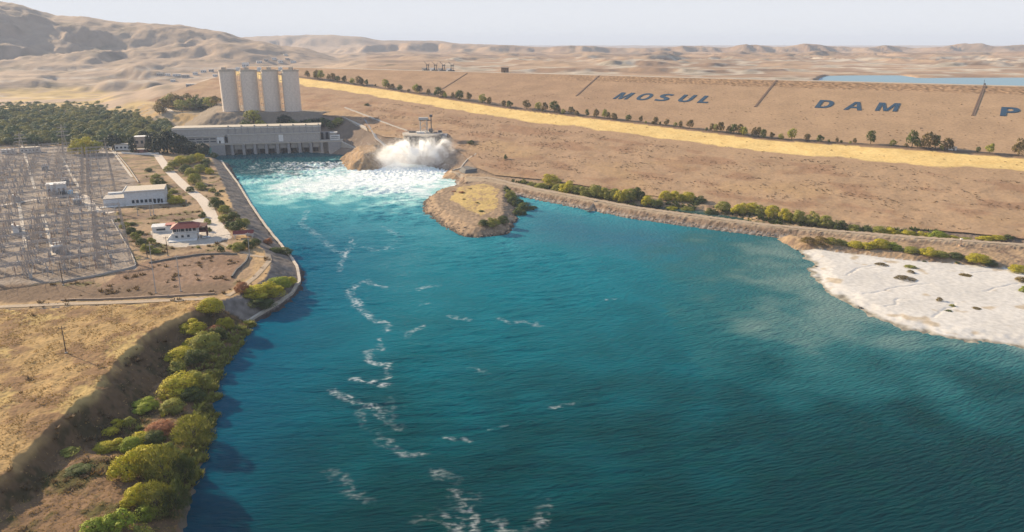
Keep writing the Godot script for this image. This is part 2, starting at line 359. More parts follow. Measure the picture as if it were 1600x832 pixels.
# (height, kind, distance outside the flat top)
func ground3(x: float, d: float) -> Vector3:
	var p := Vector2(x, d)
	var h := -4.0
	var kind := BED
	var out := 0.0
	var sw := dam_sw(p)
	var near: Array[Mesa] = []
	for m in mesas:
		if p.x > m.lo.x and p.y > m.lo.y and p.x < m.hi.x and p.y < m.hi.y: near.append(m)
	if near.is_empty() and (sw.x < -360.0 or sw.y > 420.0): return Vector3(h, BED, 0.0)
	var wx: float = nz.a.get_noise_2d(x, d)
	var wy: float = nz.a.get_noise_2d(x + 500.0, d)
	for m in near:
		var sd := sdist(p + Vector2(wx, wy) * m.warp * 1.6, m.poly)
		var hh := m.top - m.slope * maxf(0.0, sd)
		if m.kind == FIELD and sd > 0.0:
			hh -= (1.0 - absf(nz.rill.get_noise_2d(x, d))) * minf(1.2, sd * 0.2)
		if hh > h:
			h = hh; kind = m.kind; out = sd
	if sw.x > -360.0 and sw.y < 420.0:
		var e := dam_end(sw.x)
		var hh := CREST - 0.25 * minf(sw.y, e) - (0.9 if sw.y < e else 0.9 + 0.62 * (sw.y - e))
		if sw.y < 0.0: hh = CREST - 0.9 + 0.8 * sw.y
		if hh > h:
			h = hh; kind = CUT; out = sw.y - e
	match kind:
		FIELD: h += (0.2 * wy + 0.2 * nz.c.get_noise_2d(x, d)) * ss(4.0, -6.0, out) * 1.6
		SHELF: h += 0.5 * wx + 0.3 * nz.c.get_noise_2d(x, d)
		MOUND, SPUR, CAUSEWAY: h += 0.45 * nz.c.get_noise_2d(x * 1.3, d * 1.3)
		TOE, RIGHTLAND, CUT, BENCH, PLATFORM: h += 0.35 * nz.c.get_noise_2d(x, d) + 0.4 * wx
		CHALK:
			h += 0.16 * wy + 0.025 * nz.c.get_noise_2d(x, d)
			for k in cracks:
				var g := line_dist(p + Vector2(wx, wy) * 2.5, k)
				if g < 0.9: h -= 0.4 * (1.0 - g / 0.9)
		PAD: h += 0.22 * nz.c.get_noise_2d(x, d) * ss(0.0, 4.0, absf(out)) + 0.25 * wx * ss(0.0, -6.0, out)
	return Vector3(h, kind, out)

func gy(x: float, d: float) -> float:
	return ground3(x, d).x

func tint(x: float, d: float, g: Vector3) -> Color:
	var p := Vector2(x, d)
	var n: float = nz.b.get_noise_2d(x, d)
	var f: float = nz.c.get_noise_2d(x, d)
	var q: float = nz.a.get_noise_2d(x * 0.7 + 90.0, d * 0.7)
	var tan_ := Color(0.38, 0.265, 0.165)
	var brown := Color(0.235, 0.16, 0.11)
	var gold := Color(0.45, 0.30, 0.135)
	var c := tan_
	match int(g.y):
		PAD:
			if g.z > 0.0:
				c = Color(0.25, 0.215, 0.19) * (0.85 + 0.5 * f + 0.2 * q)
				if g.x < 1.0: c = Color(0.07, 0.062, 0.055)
			elif d > 925.0 and x < -420.0:
				c = Color(0.12, 0.105, 0.06).lerp(gold, ss(1330.0, 1480.0, d))
			else:
				var yard := sdist(p, yard_poly)
				if yard < 0.0:
					c = Color(0.32, 0.27, 0.23).lerp(Color(0.22, 0.175, 0.14), ss(-0.1, 0.35, n + 0.5 * f))
				elif sdist(p, lot_poly) < 5.0 * q:
					c = Color(0.24, 0.155, 0.105).lerp(Color(0.31, 0.21, 0.15), ss(-0.2, 0.5, f + n))
				elif sdist(p, court_poly) < 0.0:
					c = Color(0.6, 0.54, 0.47)
				else:
					c = tan_.lerp(brown, ss(-0.2, 0.3, n + 0.4 * q)).lerp(Color(0.17, 0.15, 0.06), ss(0.05, 0.5, q + 0.4 * f))
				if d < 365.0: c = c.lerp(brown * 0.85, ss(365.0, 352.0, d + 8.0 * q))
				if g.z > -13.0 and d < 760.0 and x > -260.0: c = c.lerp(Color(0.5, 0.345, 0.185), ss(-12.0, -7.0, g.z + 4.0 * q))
		FIELD:
			c = gold.lerp(Color(0.26, 0.16, 0.085), ss(-0.38, 0.2, n + 0.7 * q + 0.3 * f)).lerp(Color(0.50, 0.36, 0.15), ss(0.15, 0.5, n - 0.3 * f))
			if g.z > 0.5: c = c.lerp(Color(0.15, 0.095, 0.052).lerp(Color(0.08, 0.06, 0.028), ss(0.0, 0.4, q + f)), ss(0.5, 4.0, g.z))
		SHELF:
			c = Color(0.22, 0.14, 0.08).lerp(Color(0.10, 0.085, 0.028), ss(-0.1, 0.3, q + 0.5 * f))
			if x < -150.0 and d < 225.0: c = Color(0.37, 0.23, 0.12).lerp(Color(0.13, 0.105, 0.045), ss(0.0, 0.4, q + 0.7 * f))
			if g.x < 0.5: c = Color(0.17, 0.14, 0.1)
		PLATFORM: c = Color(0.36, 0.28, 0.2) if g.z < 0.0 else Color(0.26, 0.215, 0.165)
		BENCH: c = Color(0.36, 0.28, 0.19).lerp(gold, ss(0.0, 0.3, n))
		MOUND: c = Color(0.40, 0.27, 0.15).lerp(brown, ss(0.0, 0.4, f))
		SPUR:
			c = Color(0.40, 0.29, 0.195) * (0.85 + 0.55 * f)
			if sdist(p, gold_poly) < 3.0 * q: c = Color(0.58, 0.42, 0.17).lerp(Color(0.4, 0.28, 0.16), ss(0.1, 0.5, f + q))
			if g.x < 1.0: c = Color(0.085, 0.072, 0.06)
		CAUSEWAY:
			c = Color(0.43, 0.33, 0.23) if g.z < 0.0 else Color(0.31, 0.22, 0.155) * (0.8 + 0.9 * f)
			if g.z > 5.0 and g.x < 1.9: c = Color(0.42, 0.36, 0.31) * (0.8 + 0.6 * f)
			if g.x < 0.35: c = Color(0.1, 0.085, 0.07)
		TOE, RIGHTLAND: c = Color(0.40, 0.285, 0.18).lerp(brown, ss(0.1, 0.5, q + 0.5 * f))
		CHALK:
			c = Color(0.585, 0.565, 0.535) * (0.95 + 0.12 * n + 0.03 * f)
			c = c.lerp(Color(0.45, 0.38, 0.29), ss(0.42, 0.7, q + 0.5 * n))
			c = c.lerp(Color(0.33, 0.30, 0.24) * (0.8 + 0.8 * f), ss(0.55, 0.15, g.x + 0.4 * q))
		CUT: c = Color(0.21, 0.16, 0.125).lerp(Color(0.27, 0.20, 0.15), ss(-0.2, 0.3, n))  # soil tone darkened to carry the shade lying on the cut slope
		BED: c = Color(0.12, 0.12, 0.1)
	return Color(c.r, c.g, c.b)

# a sheet of rows x columns; skip(i, j) leaves a vertex's quads out
func sheet(rows: int, cols: int, pos: PackedVector3Array, col: PackedColorArray, keep: PackedByteArray, uv := PackedVector2Array(), uv2 := PackedVector2Array()) -> ArrayMesh:
	var nor := PackedVector3Array()
	nor.resize(rows * cols)
	var remap := PackedInt32Array()
	remap.resize(rows * cols)
	var idx := PackedInt32Array()
	for i in rows - 1:
		for j in cols - 1:
			var a := i * cols + j
			if keep[a] + keep[a + 1] + keep[a + cols] + keep[a + cols + 1] < 4: continue
			idx.append_array(PackedInt32Array([a, a + cols, a + cols + 1, a, a + cols + 1, a + 1]))
			remap[a] = 1; remap[a + 1] = 1; remap[a + cols] = 1; remap[a + cols + 1] = 1
	var flip := false
	for i in rows:
		for j in cols:
			var a := i * cols + j
			if remap[a] == 0: continue
			var u := pos[a + (1 if j < cols - 1 else 0)] - pos[a - (1 if j > 0 else 0)]
			var v := pos[a + (cols if i < rows - 1 else 0)] - pos[a - (cols if i > 0 else 0)]
			var n := u.cross(v).normalized()
			nor[a] = n if n.y > 0.0 else -n
	# front faces run clockwise seen from above
	if idx.size() >= 3:
		var n := (pos[idx[1]] - pos[idx[0]]).cross(pos[idx[2]] - pos[idx[0]])
		flip = n.y > 0.0
	if flip:
		for k in range(0, idx.size(), 3):
			var t := idx[k + 1]
			idx[k + 1] = idx[k + 2]; idx[k + 2] = t
	var npos := PackedVector3Array()
	var nnor := PackedVector3Array()
	var ncol := PackedColorArray()
	var nuv := PackedVector2Array()
	var nuv2 := PackedVector2Array()
	for a in rows * cols:
		if remap[a] == 0: continue
		remap[a] = npos.size()
		npos.append(pos[a]); nnor.append(nor[a]); ncol.append(col[a])
		if uv.size(): nuv.append(uv[a])
		if uv2.size(): nuv2.append(uv2[a])
	for k in idx.size(): idx[k] = remap[idx[k]]
	var arr := []
	arr.resize(Mesh.ARRAY_MAX)
	arr[Mesh.ARRAY_VERTEX] = npos
	arr[Mesh.ARRAY_NORMAL] = nnor
	arr[Mesh.ARRAY_COLOR] = ncol
	if uv.size(): arr[Mesh.ARRAY_TEX_UV] = nuv
	if uv2.size(): arr[Mesh.ARRAY_TEX_UV2] = nuv2
	arr[Mesh.ARRAY_INDEX] = idx
	var me := ArrayMesh.new()
	me.add_surface_from_arrays(Mesh.PRIMITIVE_TRIANGLES, arr)
	return me

# runs fill(i, pos, col, keep) for every row on all cores, then joins the rows
func rows_of(n: int, cols: int, fill: Callable) -> Array:
	var got := []
	got.resize(n)
	var job := func(i: int) -> void:
		var p := PackedVector3Array()
		var c := PackedColorArray()
		var k := PackedByteArray()
		p.resize(cols); c.resize(cols); k.resize(cols)
		for j in cols:
			var r: Array = fill.call(i, j)
			p[j] = r[0]; c[j] = r[1]; k[j] = r[2]
		got[i] = [p, c, k]
	var id := WorkerThreadPool.add_group_task(job, n)
	WorkerThreadPool.wait_for_group_task_completion(id)
	var pos := PackedVector3Array()
	var col := PackedColorArray()
	var keep := PackedByteArray()
	for r in got:
		pos.append_array(r[0]); col.append_array(r[1]); keep.append_array(r[2])
	return [pos, col, keep]

func build_terrain() -> void:
	var ds := []
	var d := 112.0
	while d < 1420.0:
		ds.append(d)
		d += clampf(d * 0.0050, 0.75, 2.6) if d < 1060.0 else 7.0
	var cols := 1010
	var r := rows_of(ds.size(), cols, func(i: int, j: int) -> Array:
		var dd: float = ds[i]
		var x := dd * (-1.04 + 2.02 * j / (cols - 1.0))
		var sw := dam_sw(Vector2(x, dd))
		if sw.x > -330.0 and sw.y < dam_end(sw.x) - 14.0: return [Vector3(x, 0, -dd), Color.BLACK, 0]
		if dd > 930.0 and x > -100.0: return [Vector3(x, 0, -dd), Color.BLACK, 0]
		var g := ground3(x, dd)
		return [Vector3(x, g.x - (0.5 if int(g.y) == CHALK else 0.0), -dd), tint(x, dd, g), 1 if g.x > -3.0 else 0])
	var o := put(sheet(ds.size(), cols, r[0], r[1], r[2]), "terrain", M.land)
	tag(o, "dry brown and tan ground of both river banks with field, mound and chalk spit", "", "", "structure")

func build_chalk() -> void:
	var cols := 430
	var r := rows_of(235, cols, func(i: int, j: int) -> Array:
		var p := Vector2(138.0 + j * 0.95, 286.0 + i * 0.9)
		var g := ground3(p.x, p.y)
		return [Vector3(p.x, g.x, -p.y), tint(p.x, p.y, g), 1 if int(g.y) == CHALK and g.x > -1.5 else 0])
	var o := put(sheet(235, cols, r[0], r[1], r[2]), "chalk_bank", M.chalk)
	tag(o, "smooth white chalky bank with fine cracks sloping into the water", "", "", "structure")

func hill_height(x: float, d: float) -> float:
	var u := x / d
	var left := ss(-0.18, -0.36, u)
	var shore := 1105.0 + 225.0 * ss(0.415, 0.435, u) - 95.0 * ss(0.53, 0.56, u)
	shore += 25.0 * nz.big.get_noise_2d(x * 1.5, d * 1.5)
	var base := lerpf(lerpf(64.0, 79.4, ss(shore - 60.0, shore + 35.0, d)) + 1.5 * ss(shore, shore + 900.0, d), lerpf(8.0, 11.5, ss(1100.0, 1300.0, d)) + ss(1750.0, 2600.0, d) * 18.0, left)
	base += ss(4000.0, 16000.0, d) * 25.0
	var wx: float = nz.big.get_noise_2d(x, d) * 120.0
	var g1: float = nz.gully.get_noise_2d(x * 1.25 + wx, d * 0.42)
	var g2: float = nz.gully2.get_noise_2d(x + wx, d)
	var h := base
	var right := 1.0 - left
	if right > 0.0 and d > 1150.0:
		var a1: float = 1.0 - absf(nz.mound.get_noise_2d(x * 1.0 + wx * 0.5, d * 0.4)) * 2.3
		var a2: float = nz.mound2.get_noise_2d(x, d * 0.7)
		var room := maxf(4.0, 132.0 - d * 0.0075 - base)
		h += right * minf(room, d * 0.011) * ss(1330.0, 2100.0, d) * 0.55 * clampf(0.15 + 0.8 * a1 * a1 * signf(a1) + 0.9 * a2, -0.1, 1.3)
	h += right * ss(3800.0, 5600.0, d) * 26.0 * nz.mound2.get_noise_2d(x * 1.3 + 900.0, d * 0.4)
	for k in ridges:
		var off: float = d - k.dist - (g2 * 0.35) * k.wide
		if k.lump: off = d - k.dist * (1.0 + 0.06 * nz.mound.get_noise_2d(x * 1.2, k.dist) + 0.02 * nz.rug.get_noise_2d(x, k.dist))
		var t: float = off / (k.wide if off < 0.0 else k.wide * (6.0 if k.lump else 1.6))
		if absf(t) > 2.6 or (k.lump and (u < k.pts[0].x or u > k.pts[-1].x)): continue
		var b := exp(-t * t * 0.9)
		var cutk: float = (0.5 - 0.5 * g1) * (1.0 - b * b * 0.8)
		if k.lump: cutk = (0.62 - 0.5 * nz.rug.get_noise_2d(x + wx, d * 0.45 + k.dist)) * (1.0 - b * b * 0.55)
		var hh: float = base + (k.height(u) - base) * b * (1.0 - k.rough * cutk)
		h = maxf(h, hh) + maxf(0.0, 6.0 - absf(h - hh)) * 0.15
	return h + nz.big.get_noise_2d(x * 2.0, d * 2.0) * 4.0 * ss(1500.0, 2200.0, d) * (left + ss(90.0, 110.0, h))

func build_hills() -> void:
	var ds := []
	var d := 1090.0
	while d < 26000.0:
		ds.append(d)
		d += maxf(8.0, d * (0.0085 if d < 5200.0 else 0.02))
	var cols := 580
	var r := rows_of(ds.size(), cols, func(i: int, j: int) -> Array:
		var dd: float = ds[i]
		var u := -1.25 + 2.5 * j / (cols - 1.0)
		var x := dd * u
		var sw := dam_sw(Vector2(x, dd))
		if sw.y > -6.0 and sw.x > -560.0: return [Vector3(x, 0, -dd), Color.BLACK, 0]
		var h := hill_height(x, dd)
		if sw.x > -560.0: h = minf(h, maxf(58.0, CREST - 4.0) if sw.y > -90.0 else 1e4)
		var n: float = nz.big.get_noise_2d(x * 0.6, dd * 0.6)
		var f: float = nz.b.get_noise_2d(x * 0.35, dd * 0.35)
		var c := Color(0.44, 0.31, 0.21).lerp(Color(0.33, 0.225, 0.155), ss(-0.3, 0.3, n))
		if u < -0.2: c = c.lerp(Color(0.47, 0.36, 0.27), 0.6)
		if u < -0.2 and h < 34.0:
			c = c.lerp(Color(0.56, 0.40, 0.18), ss(-0.25, 0.1, n + 0.4 * f) * ss(34.0, 24.0, h))
			c = c.lerp(Color(0.6, 0.52, 0.42), ss(9.0, 4.0, absf(dd - 1640.0 + 30.0 * n)) + ss(6.0, 2.0, absf(dd - 1890.0 - 40.0 * n)))
		if u > -0.1 and dd < 2400.0: c = c.lerp(Color(0.60, 0.52, 0.42), ss(0.0, 0.35, f + 0.6 * n) * ss(106.0, 92.0, h))
		if u < -0.3 and dd > 1500.0:
			for hr in [44.0, 63.0]: c = c.lerp(Color(0.5, 0.43, 0.36), 0.8 * ss(2.2, 0.8, absf(h - hr - 4.0 * n)))
		c = c.lerp(Color(0.19, 0.16, 0.115), ss(0.2, 0.55, f + 0.3 * n) * 0.65)
		return [Vector3(x, h, -dd), c, 1])
	var o := put(sheet(ds.size(), cols, r[0], r[1], r[2]), "hills", M.hills)
	tag(o, "bare folded hills fading into haze behind the dam", "", "", "structure")

# a ribbon laid on the ground along a line
func ribbon(called: String, pts: Array, width: float, lift: float, m: Material, thick := 0.0, parent: Node = null) -> MeshInstance3D:
	var line := []
	for i in pts.size() - 1:
		var a: Vector2 = pts[i]
		var b: Vector2 = pts[i + 1]
		var n := maxi(1, int(a.distance_to(b) / 2.5))
		for k in n: line.append(a.lerp(b, float(k) / n))
	line.append(pts[-1])
	for pass_ in 3:
		for i in range(1, line.size() - 1): line[i] = (line[i - 1] + line[i] * 2.0 + line[i + 1]) / 4.0
	var st := SurfaceTool.new()
	st.begin(Mesh.PRIMITIVE_TRIANGLES)
	st.set_smooth_group(-1 if thick > 0.0 else 0)
	var prev := []
	var across := 2 if width < 4.0 else 4
	for i in line.size():
		var t: Vector2 = (line[mini(i + 1, line.size() - 1)] - line[maxi(i - 1, 0)]).normalized()
		var s := Vector2(t.y, -t.x)
		var row := []
		for k in across + 1:
			var q: Vector2 = line[i] + s * width * (float(k) / across - 0.5)
			var y: float = gy(q.x, q.y)
			row.append(Vector3(q.x, y + lift, -q.y))
		if thick > 0.0:
			var top := -1e9
			for q in row: top = maxf(top, q.y)
			for k in row.size(): row[k].y = top
			row.push_front(row[0] - Vector3(0, thick, 0))
			row.push_back(row[-1] - Vector3(0, thick, 0))
		if prev.size():
			for k in row.size() - 1: quad(st, prev[k], row[k], row[k + 1], prev[k + 1])
		prev = row
	return done(st, called, m, parent)

# ---------------------------------------------------------------- water

func foam_image() -> Image:   # churned white drifting on the water: x from -320 to 560, d from 110 to 830
	var size := 2048
	var data := PackedByteArray()
	data.resize(size * size * 4)
	data.fill(255)
	for k in range(3, data.size(), 4): data[k] = 0
	var n1 := noise(31, 1.0 / 2.2, 4)
	var n2 := noise(32, 1.0 / 11.0, 3)
	var n3 := noise(33, 1.0 / 6.5, 3, true)
	var streaks := [
		[2.2, 1.0, [Vector2(-112, 465), Vector2(-110, 446.4), Vector2(-108.3, 427.8), Vector2(-106.3, 409.2)]], [1.5, 0.8, [Vector2(-115.5, 486.8), Vector2(-108.9, 465), Vector2(-108.6, 449.5)]],
		[2.6, 1.0, [Vector2(-89.8, 382.9), Vector2(-91.2, 370.8), Vector2(-85.4, 357.4), Vector2(-80.3, 345.8), Vector2(-74.1, 336.6), Vector2(-68.4, 327), Vector2(-60.5, 322), Vector2(-61, 315.5)]], [2.0, 0.9, [Vector2(-90, 384), Vector2(-86.5, 392.1), Vector2(-81.2, 384), Vector2(-72.8, 378.4)]],
		[2.6, 0.7, [Vector2(-52.5, 376.2), Vector2(-48.3, 380.6), Vector2(-43.3, 381.7)]], [2.4, 1.1, [Vector2(-50.3, 307.6), Vector2(-48.5, 314.7), Vector2(-44, 321.1)]], [1.6, 0.6, [Vector2(-49.3, 350.5), Vector2(-45.2, 353.4)]],
		[2.2, 0.9, [Vector2(-62.3, 303.9), Vector2(-59, 293.7), Vector2(-65.9, 290.2), Vector2(-64.4, 284.1), Vector2(-57.3, 276.3), Vector2(-55.2, 280.2), Vector2(-51.6, 266.5), Vector2(-52.5, 258.4)]], [2.6, 1.0, [Vector2(-65.4, 263.6), Vector2(-57.8, 261.3), Vector2(-50.8, 259)]],
		[2.2, 0.8, [Vector2(-72.6, 252.3), Vector2(-63.3, 245), Vector2(-53, 239.9), Vector2(-49.1, 233.6), Vector2(-45.4, 228.5), Vector2(-40, 224.9)]], [2.0, 0.8, [Vector2(-53, 239.9), Vector2(-48.6, 238.4), Vector2(-44.5, 231.2)]], [2.2, 0.7, [Vector2(-43.7, 215.8), Vector2(-38.8, 209.8), Vector2(-34.5, 207), Vector2(-30.2, 207.4)]],
		[1.3, 0.9, [Vector2(-23.1, 217.1), Vector2(-19.3, 217.1), Vector2(-15.6, 215.4)]], [1.0, 1.0, [Vector2(-8.1, 224), Vector2(-4.6, 225.3), Vector2(-1.6, 225.8)]], [1.4, 0.7, [Vector2(14.6, 239.4), Vector2(18.6, 241.4), Vector2(22.7, 242.4)]],
		[2.6, 0.9, [Vector2(-24.4, 196.6), Vector2(-20.9, 195.2), Vector2(-17.8, 191.8)]], [2.4, 1.0, [Vector2(-18.9, 188.1), Vector2(-15.1, 181.3), Vector2(-13.3, 177.1), Vector2(-10.8, 172.7), Vector2(-11.8, 167.1)]], [2.6, 0.9, [Vector2(-19.2, 175.3), Vector2(-16.3, 171.8), Vector2(-14.8, 167.1)]],
		[2.4, 0.8, [Vector2(-5.6, 174.1), Vector2(-3.1, 170.7), Vector2(-1.4, 165.7)]], [2.4, 0.9, [Vector2(10.6, 181.3), Vector2(8, 177.1), Vector2(8.4, 172.7), Vector2(3.6, 167.3)]], [3.0, 0.5, [Vector2(-60.1, 197.4), Vector2(-54.8, 192.4), Vector2(-50, 187.1), Vector2(-44.4, 183.2)]],
		[2.6, 0.45, [Vector2(-49.4, 223.5), Vector2(-47, 216.7), Vector2(-43.5, 211.8)]], [2.0, 0.5, [Vector2(-6.4, 329.6), Vector2(0, 325.3), Vector2(9.6, 327)]], [2.0, 0.45, [Vector2(-32.6, 333.9), Vector2(-22.5, 329.6)]], [2.0, 0.5, [Vector2(6.4, 327.8), Vector2(15.7, 319.5)]], [1.5, 0.5, [Vector2(51.9, 357.4), Vector2(57.4, 359.4)]],
		[3.2, 0.5, [Vector2(-170.3, 572.2), Vector2(-163.1, 528.4), Vector2(-137.5, 486.8), Vector2(-121.1, 457.1), Vector2(-109, 442)]], [3.0, 0.45, [Vector2(-97.1, 518.4), Vector2(-80.2, 486.8), Vector2(-86.5, 457.1)]], [2.6, 0.4, [Vector2(-105.4, 465), Vector2(-92.4, 454), Vector2(-78.3, 460.3)]],
		[3.6, 0.3, [Vector2(-11.7, 183.2), Vector2(-19, 177.1), Vector2(-28, 173.5)]], [2.2, 0.45, [Vector2(-17.8, 274.5), Vector2(-10.7, 268.3)]], [2.4, 0.4, [Vector2(-47.8, 248.6), Vector2(-45.6, 238.4)]], [2.0, 0.3, [Vector2(-58.3, 238.4), Vector2(-53.2, 225.3)]],
	]
	for s in streaks:
		var pts: Array = s[2]
		var faint: float = lerpf(0.55, 1.0, ss(190.0, 300.0, pts[0].y))
		var wide: float = s[0] * 2.4
		for i in pts.size() - 1:
			var a: Vector2 = pts[i]
			var b: Vector2 = pts[i + 1]
			var lo := a.min(b) - Vector2(wide, wide)
			var hi := a.max(b) + Vector2(wide, wide)
			for py in range(maxi(0, int((lo.y - 110.0) / 720.0 * size)), mini(size - 1, int((hi.y - 110.0) / 720.0 * size)) + 1):
				for px in range(maxi(0, int((lo.x + 320.0) / 880.0 * size)), mini(size - 1, int((hi.x + 320.0) / 880.0 * size)) + 1):
					var p := Vector2(px * 880.0 / size - 320.0, py * 720.0 / size + 110.0)
					var w := p + Vector2(n2.get_noise_2d(p.x, p.y), n2.get_noise_2d(p.x + 77.0, p.y)) * 2.0
					var e := b - a
					var q := w - a
					var dd: float = (q - e * clampf(q.dot(e) / e.length_squared(), 0.0, 1.0)).length() / (s[0] * 0.62)
					var v: float = (0.42 - dd * 0.30) + 1.0 * n1.get_noise_2d(p.x, p.y * 1.6) + 0.5 * n2.get_noise_2d(p.x * 2.0 + 50.0, p.y * 2.0)
					v = clampf(v * 0.7 + 0.25, 0.0, 0.5) * clampf((n3.get_noise_2d(p.x, p.y * 1.5) + 0.05) * 1.25, 0.0, 1.0) * clampf(1.6 - dd * 0.8, 0.0, 1.0) * s[1] * faint * (0.25 + 0.75 * ss(-0.3, 0.2, n2.get_noise_2d(p.x * 0.55 + 300.0, p.y * 0.55)))
					if v <= 0.0: continue
					var at := (py * size + px) * 4 + 3
					data[at] = maxi(data[at], int(v * 215.0))
	# patches of spent foam round the jet
	var lo2 := Vector2(-300, 560)
	for py in range(int((lo2.y - 110.0) / 720.0 * size), size):
		for px in range(int((lo2.x + 320.0) / 880.0 * size), int((40.0 + 320.0) / 880.0 * size)):
			var p := Vector2(px * 880.0 / size - 320.0, py * 720.0 / size + 110.0)
			if px % 8 == 0 and p.distance_to(JET) > 300.0: continue
			var dist := p.distance_to(JET)
			var near := clampf((260.0 - dist) / 130.0, 0.0, 1.0)
			if near <= 0.0: continue
			var v := clampf((n1.get_noise_2d(p.x * 0.5, p.y * 1.2) + 0.8 * n2.get_noise_2d(p.x * 0.6, p.y) + near - 0.75) * 2.0, 0.0, 1.0) * near
			if v <= 0.0: continue
			var at := (py * size + px) * 4 + 3
			data[at] = maxi(data[at], int(v * 150.0))
	return Image.create_from_data(size, size, false, Image.FORMAT_RGBA8, data)

func water_mat() -> StandardMaterial3D:
	var m := StandardMaterial3D.new()
	m.vertex_color_use_as_albedo = true
	m.roughness = 0.12
	m.metallic_specular = 0.075
	m.heightmap_enabled = true
	m.heightmap_texture = grain(41, 0.05, 0.0, 1.0, 4)
	m.heightmap_scale = 44.0
	m.uv1_scale = Vector3(1, 1, 1)
	m.detail_enabled = true
	m.detail_albedo = ImageTexture.create_from_image(foam_image())
	m.detail_blend_mode = BaseMaterial3D.BLEND_MODE_MIX
	m.detail_uv_layer = BaseMaterial3D.DETAIL_UV_2
	return m

func water_color(p: Vector2) -> Color:
	var r := p.distance_to(JET)
	var n: float = nz.swirl.get_noise_2d(p.x, p.y)
	var n2: float = nz.a.get_noise_2d(p.x, p.y * 1.7)
	var deep := Color(0.0001, 0.030, 0.036)
	var mid := Color(0.0006, 0.128, 0.172)
	var near := Color(0.05, 0.26, 0.31)
	var c := deep.lerp(mid, ss(700.0, 430.0, r + 50.0 * n))
	c = c.lerp(near, ss(470.0, 215.0, r + 50.0 * n))
	c = c.lerp(Color(0.001, 0.065, 0.135), ss(-40.0, -150.0, p.x) * ss(620.0, 420.0, p.y) * 0.75)  # bluer sky reflection toward the left bank, put into the water colour
	if p.x > 0.0 and p.y > 300.0: c = c.lerp(Color(0.018, 0.11, 0.17), ss(25.0, -40.0, sdist(p, calm_poly) + 25.0 * n) * 0.85)  # blue-grey reflection on the calm reach, painted into its colour
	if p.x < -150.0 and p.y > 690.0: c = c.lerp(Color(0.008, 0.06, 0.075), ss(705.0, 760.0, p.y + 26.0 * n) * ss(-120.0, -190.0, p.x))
	if r < 420.0:
		var sd := sdist(p, jet_poly)
		c = c.lerp(Color(0.25, 0.49, 0.48), ss(55.0, 0.0, sd + 60.0 * n))
		c = c.lerp(Color(0.62, 0.70, 0.70), ss(16.0, -30.0, sd + 40.0 * n + 12.0 * n2))
	if p.x > 110.0 and p.y < 500.0:
		var cd := sdist(p + Vector2(n, n2) * 6.0, mesas[-1].poly)
		c = c.lerp(Color(0.22, 0.33, 0.32), ss(34.0, 11.0, cd) * 0.8)
	if p.x > 80.0 and p.y < 560.0:
		var sd := sdist(p, silt_poly)
		c = c.lerp(Color(0.015, 0.10, 0.115), ss(90.0, 10.0, sd + 40.0 * n))
		c = c.lerp(Color(0.12, 0.195, 0.185), ss(30.0, -34.0, sd + 50.0 * n + 5.0 * n2) * 0.8)
	return Color(c.r, c.g, c.b)

